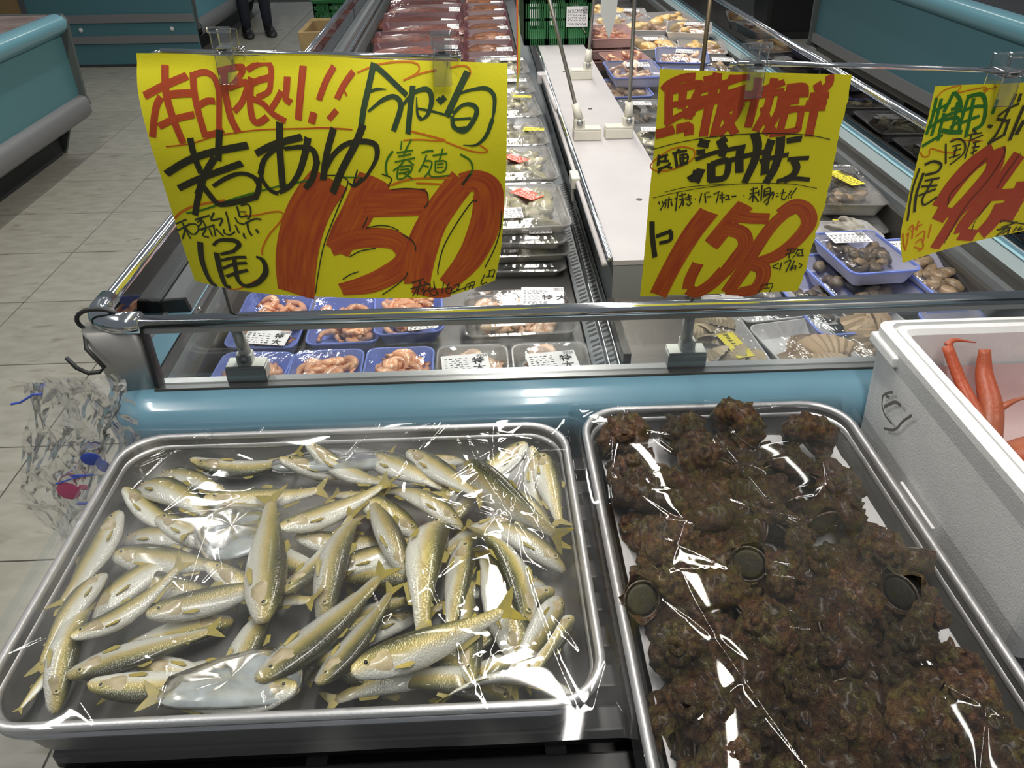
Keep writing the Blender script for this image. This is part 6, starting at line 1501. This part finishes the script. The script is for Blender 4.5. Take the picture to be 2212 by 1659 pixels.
for k in range(3):
    y = 2.25 + k * .3
    pack('wrapped shellfish pack in the middle of the right bay, %s from the front' % ORD[k], .80, y, DK + .03, .20, .26, .030, fwhite, CF + SQ, 16, G5, R(3), scale=(1., 1.3), labels=[dict(w=.08, h=.05, x=.02, y=.04)])
    pack('dark wrapped pack beside the right wall, %s from the front' % ORD[k], .945, y + .05, DK + .02, .085, .25, .030, black, CL, 8, G5, R(0), scale=(.9, 1.), labels=[dict(w=.05, h=.04, x=0, y=.04, rz=R(10))])
G6 = 'coloured packs in the far right bay'
def fp(lab, x, y, z, w_, d_, tm_, pcs, n, rz, rim=None, lb=True, m=None):
    pack(lab, x, y, z, w_, d_, .040, tm_, pcs, n, G6, R(rz), R(4), rim=rim, scale=(1.2, 1.6), labels=[dict(w=.085, h=.05, x=.02, y=.03, rz=R(-5), m=m)] if lb else ())
fp('low blue tray at the far right bay, left end', .525, 2.90, DK + .06, .17, .20, fblue2, CF, 10, 4, fblue)
fp('upper blue tray with pale fillets at the far right bay', .57, 2.98, DK + .105, .19, .20, fblue2, SHW, 14, 4, fblue)
fp('blue tray further right behind the narrow sheet top', .77, 2.93, DK + .09, .19, .20, fblue2, CF, 12, -6, fblue)
fp('lower blue tray under the further right one', .76, 2.90, DK + .04, .20, .22, fblue2, CF, 6, -2, fblue, False)
fp('blue tray labelled white near the right wall, far bay', .80, 3.22, DK + .10, .20, .20, fblue2, SHW, 12, -10, fblue)
for k in range(3):
    fp('pink tray of orange roe in the far right bay, %s of its stack' % ['bottom', 'middle', 'top'][k], .56, 3.55, DK + .04 + k * .045, .20, .22, fpink, SHR, 14 if k == 2 else 4, 2 + k, None, False)
fp('pink tray of orange roe in front of the pink stack', .60, 3.30, DK + .075, .18, .20, fpink, SHR, 14, 12, None, False)
amber = mat('amber_roll', (.72, .36, .06), .35, col2=(.78, .60, .30), vscale=20, rand=.1, coat=.3)
AM = [lump_mesh(s, amber, (.03, .02, .014), .3) for s in range(3)]
for k, (x, y, z, r_) in enumerate(((.74, 3.52, .09, 12), (.76, 3.75, .12, -8), (.92, 3.62, .13, -14), (.93, 3.42, .09, -8), (.60, 3.85, .13, 3), (.90, 3.92, .12, 10), (.72, 4.05, .12, -5), (.58, 4.15, .12, 6))):
    fp('white tray of amber seafood in the far right bay, %s from the front' % ORD[k], x, y, DK + z, .19, .20, fwhite, AM + SHW, 14, r_, None, k % 2 == 0)
fp('grey clear pack close to the right wall, far bay', .945, 3.20, DK + .07, .12, .20, lidp, CF, 8, -4)

# ------------------------------------------------------------------ baskets and boxes behind
def basket(lab, x0, x1, y0, y1, z0, z1, nb=22, card=True):
    root = thing('plastic_basket', lab, 'basket', ((x0 + x1) / 2, (y0 + y1) / 2, z0), group='green plastic baskets')
    MB().box(x0, x1, y0, y1, z0, z0 + .012).build('bottom', green_m, root)
    MB().loft([rrect(x1 - x0 + .02, y1 - y0 + .02, .02, 4, z1 - .02, (x0 + x1) / 2, (y0 + y1) / 2), rrect(x1 - x0 + .03, y1 - y0 + .03, .02, 4, z1, (x0 + x1) / 2, (y0 + y1) / 2), rrect(x1 - x0 - .005, y1 - y0 - .005, .015, 4, z1, (x0 + x1) / 2, (y0 + y1) / 2), rrect(x1 - x0 - .005, y1 - y0 - .005, .015, 4, z1 - .02, (x0 + x1) / 2, (y0 + y1) / 2)]).build('rim', green_m, root)
    def wall(p, q, nm):
        b = MB(); p = Vector(p); q = Vector(q); d = q - p; L_ = d.length; d.normalize(); n_ = Vector((-d.y, d.x, 0)) * .004
        def bar(a, c, za, zb):
            A_, C_ = p + d * a, p + d * c
            vs = [A_ - n_, C_ - n_, C_ + n_, A_ + n_]; b.add([Vector((v.x, v.y, z)) for z in (za, zb) for v in vs], [(0, 1, 2, 3), (7, 6, 5, 4), (0, 4, 5, 1), (1, 5, 6, 2), (2, 6, 7, 3), (3, 7, 4, 0)])
        bar(0, L_, z0, z0 + .025); bar(0, L_, z0 + (z1 - z0) * .48, z0 + (z1 - z0) * .53); bar(0, L_, z1 - .035, z1 - .01)
        for f in (0, .31, .60, .93): bar(L_ * f, L_ * f + .018, z0, z1 - .01)
        k = .0
        while k < L_: bar(k, k + .0035, z0, z1 - .02); k += .0085
        b.build(nm, green_m, root)
    wall((x0, y0, 0), (x1, y0, 0), 'lattice_wall'); wall((x0, y1, 0), (x1, y1, 0), 'lattice_wall'); wall((x0, y0, 0), (x0, y1, 0), 'lattice_wall'); wall((x1, y0, 0), (x1, y1, 0), 'lattice_wall')
    return root
bk = basket('green plastic basket standing on the white divider', .20, .465, 3.42, 3.70, .8005, .990)
lb_ = label(bk, .086, .075, .409 - bk.location.x, 3.4085 - bk.location.y, .907 - bk.location.z, slope=R(90))
cb = thing('cardboard_box', 'open cardboard box outside the far left rail', 'box', (-.80, 4.95, 0))
cz = MB()
S = lambda k, z: rrect(.30 - 2 * k, .44 - 2 * k, .004, 1, z, -.86, 5.16)
MB().loft([S(0, .30), S(-.01, .60), S(0, .602), S(.01, .59), S(.012, .31)], True, True).build('box_body', card_m, cb)
MB().ell((-.84, 5.12, .57), (.07, .12, .03), 10, 6).build('packed_greens', mat('pale_greens', (.45, .55, .25), .5, var=.4, vscale=20), cb, True)
MB().box(-1.0, -.68, 4.95, 5.9, .27, .298).build('shelf', dark, cb)
MB().box(-.98, -.95, 5.0, 5.8, 0, .27).build('shelf_leg', dark, cb); MB().box(-.74, -.71, 5.0, 5.8, 0, .27).build('shelf_leg', dark, cb)
gb = basket('green basket beyond the cardboard box at the top left', -1.0, -.70, 5.42, 5.75, .57, .70)
MB().box(-1.0, -.70, 5.44, 5.74, .30, .571).build('crate_below', green_m, gb)
MB().ell((-.84, 5.55, .70), (.10, .12, .035), 10, 6).build('packed_goods', mat('mixed_red_white', (.6, .5, .48), .5, col2=(.45, .05, .05), vscale=12), gb, True)

# ------------------------------------------------------------------ hook and crumpled bag at the near left corner
hk = thing('wire_hook', 'black rubber coated hook looped over the chrome corner', 'hook', (-.56, 1.0, .85))
lp_ = []
for k in range(13):
    a = R(-30 + 220 * k / 12); lp_.append((-.553 - .034 * math.cos(a), 1.03 - .006 * math.sin(a) - .012, .900 + .024 * math.sin(a)))
MB().tube(lp_[::-1] + [(-.572, .990, .872), (-.553, .984, .843), (-.560, .980, .838), (-.575, .978, .838), (-.588, .977, .848), (-.597, .977, .866)], .0033, 8).build('hook_wire', rubber, hk, True)
def crumple(name, x0, x1, z0, z1, y, seed, par, m, amp=.03):
    nx, nz = 46, 60; vs = []
    for i in range(nx + 1):
        for j in range(nz + 1):
            u, v = i / nx, j / nz; sh = .04 * math.sin(v * 4 + seed)
            x = x0 + (x1 - x0) * (u * (1 - .35 * v) + .05 * v) + sh + .012 * noise.noise((u * 3, v * 7, seed)); z = z1 + (z0 - z1) * v + .01 * noise.noise((u * 5, v * 3, seed + 5))
            c = 0; f = 1; a_ = amp
            for o_ in range(3):
                c += a_ * (abs(noise.noise((u * 3.2 * f, v * 4.2 * f, seed + o_))) * 2 - .5); f *= 2; a_ *= .5
            vs.append((x, y + c, z))
    return MB().add(vs, [(i * (nz + 1) + j, (i + 1) * (nz + 1) + j, (i + 1) * (nz + 1) + j + 1, i * (nz + 1) + j + 1) for i in range(nx) for j in range(nz)]).build(name, m, par, True)
bg_ = thing('plastic_bag', 'crumpled clear plastic bag with blue and pink print hanging at the left corner', 'plastic bag', (-.60, .93, .55))
crumple('front_layer', -.665, -.53, .55, .865, .922, 2, bg_, bagm, .012); crumple('back_layer', -.66, -.54, .54, .855, .945, 7, bg_, bagm, .006)
for (x, z, rx, rz_, m_) in ((-.626, .676, .018, .017, bagpink), (-.602, .682, .008, .006, bagpink), (-.575, .735, .016, .012, bagblue), (-.562, .722, .010, .012, bagblue), (-.612, .650, .012, .003, bagblue), (-.595, .705, .022, .002, bagblue)):
    MB().ell((x, .908, z), (rx, .0015, rz_), 9, 5).build('print_patch', m_, bg_)
MB().tube([(-.650, .905, .838), (-.635, .903, .842), (-.615, .905, .853), (-.604, .905, .853)], .0016, 6).build('print_line', bagblue, bg_)
MB().tube([(-.64, .908, .69), (-.61, .906, .702), (-.58, .907, .708)], .0012, 6).build('print_line', bagblue, bg_)

# ------------------------------------------------------------------ neighbouring counters
def counter(name, lab, x, face, y0, y1, depth, ztop, p_top, p_strip, teal_m, trim=True, kick=.18, stock=None):
    s = face                                                   # +1: front looks to +x, -1: to -x
    root = thing(name, lab, 'display counter', (x - s * depth / 2, (y0 + y1) / 2, 0))
    E = lambda prof_: [[Vector((x + s * a, yy, z)) for a, z in prof_] for yy in (y0, y1)]
    def ext(prof_, nm, m, sm=False):
        l = E(prof_)
        b = MB().loft([[l[0][k], l[1][k]] for k in range(len(prof_))], closed=False)
        n = len(prof_); 
        b.build(nm, m, root, sm)
    ext([(-.03, ztop), (.005, ztop + .004), (.035, ztop - .006), (.052, ztop - .028), (.048, ztop - .062), (.02, ztop - .092), (.0, ztop - .102)], 'bullnose', teal2, True)
    MB().box(min(x, x - s * .03), max(x, x - s * .03), y0, y1, p_strip, ztop - .09).build('front_panel', teal_m, root)
    ext([(.0, p_strip + .004), (.03, p_strip - .004), (.045, p_strip - .03), (.045, p_strip - .09), (.02, p_strip - .115), (-.03, p_strip - .12)] if trim else [(.0, p_strip + .03), (.018, p_strip + .03), (.018, p_strip - .03), (-.02, p_strip - .035)], 'grey_bumper', grey, trim)
    xa, xb = sorted((x - s * kick, x - s * depth)); MB().box(xa, xb, y0 + .03, y1 - .03, 0, p_strip - .09).build('kick_plate', dark, root)
    xa, xb = sorted((x - s * .03, x - s * depth)); MB().box(xa, xb, y0, y1, p_strip - .09, ztop - .10).build('carcass', darkmetal, root)
    for yy, sg in ((y0, -1), (y1, 1)):
        pe = [(.052, ztop - .03), (.03, ztop + .002), (-depth, ztop), (-depth, 0.02), (-kick, 0.0), (-kick + .1, p_strip - .11), (.045, p_strip - .05), (.03, p_strip)]
        l0 = [Vector((x + s * a, yy, z)) for a, z in pe]; l1 = [Vector((x + s * a, yy + sg * .025, z)) for a, z in pe]
        MB().loft([l0, l1], True, True).build('end_panel', mat('end_grey', (.09, .10, .095), .5), root)
    xa, xb = sorted((x - s * .03, x - s * depth)); 
    if stock: MB().box(xa, xb, y0 + .02, y1 - .02, ztop - .10, ztop + .002).build('stock_bed', stock, root)
    return root
counter('island_counter', 'blue island counter with grey bumper at the left edge', -2.255, 1, .3, 4.72, 1.1, .745, 0, .325, mat('teal_bright', (.085, .205, .225), .4), stock=brownish)
counter('island_counter', 'dark teal counter with grey strip at the upper right', 2.40, -1, 1.8, 5.9, 1.2, .835, 0, .345, mat('teal_dark', (.060, .150, .175), .45), trim=False, kick=.25, stock=dark)
rc = MB()
for y in (2.6, 3.7, 4.75): MB().box(2.56, 2.62, y, y + .08, 0, .31).build('foot', black, tag(bpy.data.objects[[o.name for o in bpy.data.objects if o.name.startswith('island_counter')][-1]]))
# end-on teal unit behind, with two grey strips and studs
bu = thing('end_counter', 'teal end panel with two grey strips standing across the aisle at the back left', 'display counter', (-2.85, 7.02, 0))
td = mat('teal_end', (.060, .160, .185), .45)
MB().box(-3.55, -2.26, 7.0, 7.04, .02, 1.0).build('body', td, bu)
MB().box(-3.55, -2.255, 6.985, 7.0, .335, .395).build('grey_strip', grey, bu); MB().box(-3.55, -2.255, 6.985, 7.0, .18, .238).build('grey_strip', grey, bu)
for x in (-3.175, -2.45): MB().ell((x, 6.998, .338 - .055), (.018, .010, .018), 10, 6).build('stud', mat('stud_white', (.6, .6, .58), .4), bu, True)
MB().box(-3.55, -2.27, 6.996, 7.05, 0, .02).build('kick_gap', dark, bu)
MB().box(-3.72, -3.60, 6.9, 7.0, 0, 1.0).build('wood_post', mat('tan_post', (.22, .14, .06), .6), bu)
cn = counter('island_counter', 'bright blue counter receding behind the end panel, beside the shopper', -2.28, 1, 7.08, 9.6, 1.0, .80, 0, .325, mat('teal_far', (.11, .30, .36), .4), stock=brownish)
bb = thing('black_bin', 'black bin standing at the far end of the right aisle', 'bin', (2.87, 7.85, 0))
MB().loft([rrect(.42, .42, .03, 4, .02, 2.87, 7.87), rrect(.52, .52, .04, 4, .80, 2.87, 7.87), rrect(.54, .54, .04, 4, .80, 2.87, 7.87), rrect(.54, .54, .04, 4, .84, 2.87, 7.87), rrect(.46, .46, .03, 4, .84, 2.87, 7.87), rrect(.40, .40, .03, 4, .1, 2.87, 7.87)], True, True).build('bin_body', black, bb)
MB().loft([rrect(.46, .46, .03, 4, .0, 2.87, 7.87), rrect(.46, .46, .03, 4, .06, 2.87, 7.87)], True, True).build('bin_base', rubber, bb)

# ------------------------------------------------------------------ shopper whose legs show at the top left
def person():
    V_ = []; E_ = []; Rd = []
    def v(p, r, parent=None):
        V_.append(Vector(p)); Rd.append(r)
        if parent is not None: E_.append((parent, len(V_) - 1))
        return len(V_) - 1
    pel = v((0, 0, .93), (.15, .11)); sp = v((0, 0, 1.10), (.14, .10), pel); ch = v((0, 0, 1.30), (.17, .11), sp); nk = v((0, .01, 1.45), (.06, .06), ch); v((0, -.01, 1.52), (.055, .055), nk); hd = v((0, -.02, 1.60), (.085, .10), len(V_) - 1); v((0, -.015, 1.69), (.075, .09), hd)
    for s in (-1, 1):
        hp = v((s * .09, 0, .86), (.095, .10), pel); kn = v((s * .095, -.02, .48), (.065, .068), hp); an = v((s * .10, .02, .10), (.046, .050), kn); hl = v((s * .10, .03, .045), (.042, .045), an); v((s * .115, -.15, .035), (.042, .032), hl)
        sh = v((s * .19, 0, 1.36), (.065, .065), ch); el = v((s * .25, .02, 1.08), (.045, .045), sh); wr = v((s * .25, -.06, .85), (.030, .026), el); pm = v((s * .25, -.08, .79), (.036, .018), wr)
        for k, (dx, ln_) in enumerate(((-.024, .055), (-.008, .066), (.008, .070), (.024, .058))):
            a = v((s * .25, -.08 + dx, .745), (.0095, .0095), pm); b = v((s * .245, -.083 + dx, .745 - ln_ * .55), (.009, .009), a); v((s * .238, -.08 + dx, .745 - ln_), (.008, .008), b)
        a = v((s * .245, -.118, .775), (.011, .011), pm); v((s * .24, -.132, .735), (.009, .009), a)
    me = bpy.data.meshes.new('figure'); me.from_pydata(V_, E_, []); o = bpy.data.objects.new('figure', me); col.objects.link(o)
    sk = o.modifiers.new('skin', 'SKIN'); sk.use_smooth_shade = True
    for d, r in zip(me.skin_vertices[0].data, Rd): d.radius = r
    me.skin_vertices[0].data[0].use_root = True
    o.modifiers.new('sub', 'SUBSURF').levels = 1
    ev = bpy.data.meshes.new_from_object(o.evaluated_get(bpy.context.evaluated_depsgraph_get()))
    bpy.data.objects.remove(o)
    ev.materials.clear()
    for m in (denim, topm, skinm, shoem, hairm): ev.materials.append(m)
    for p in ev.polygons:
        c = p.center
        if c.z < .085: k = 3
        elif c.z < .93 and abs(c.x) < .2: k = 0
        elif c.z < .86: k = 2
        elif c.z < 1.47: k = 1
        else: k = 2
        p.material_index = k; p.use_smooth = True
    return ev
pr = thing('person', 'shopper in dark trousers and dark shoes, only the lower legs in view', 'person', (-2.09, 8.30, 0), R(20))
obj('body', person(), None, pr)
hair = MB(); hair.ell((0, .01, 1.66), (.10, .115, .12), 14, 10); hair.build('hair', hairm, pr, True, world=False)
for s in (-1, 1):
    MB().ell((s * .035, -.112, 1.625), (.014, .008, .010), 8, 6).build('eye', mat('eye_white', (.7, .7, .68), .3), pr, True, world=False)
    MB().ell((s * .088, -.02, 1.60), (.012, .022, .034), 8, 6).build('ear', skinm, pr, True, world=False)
MB().ell((0, -.125, 1.595), (.013, .020, .024), 8, 6).build('nose', skinm, pr, True, world=False)
MB().ell((0, -.108, 1.555), (.026, .010, .007), 8, 5).build('mouth', mat('lips', (.45, .17, .14), .5), pr, True, world=False)
for s in (-1, 1):
    sh = [Vector((s * .10 + x, -.06 + y, z)) for x, y, z in ((0, 0, 0),)]
    lo = []
    for yy, wd, h in ((.11, .030, .05), (.09, .042, .09), (.02, .046, .085), (-.07, .050, .065), (-.15, .050, .05), (-.20, .040, .04), (-.225, .015, .02)):
        lo.append([Vector((s * .105 + wd * math.cos(2 * math.pi * j / 12), yy, max(.0, h / 2 + h / 2 * math.sin(2 * math.pi * j / 12)))) for j in range(12)])
    MB().loft(lo, True, True).build('shoe', shoem, pr, True, world=False)
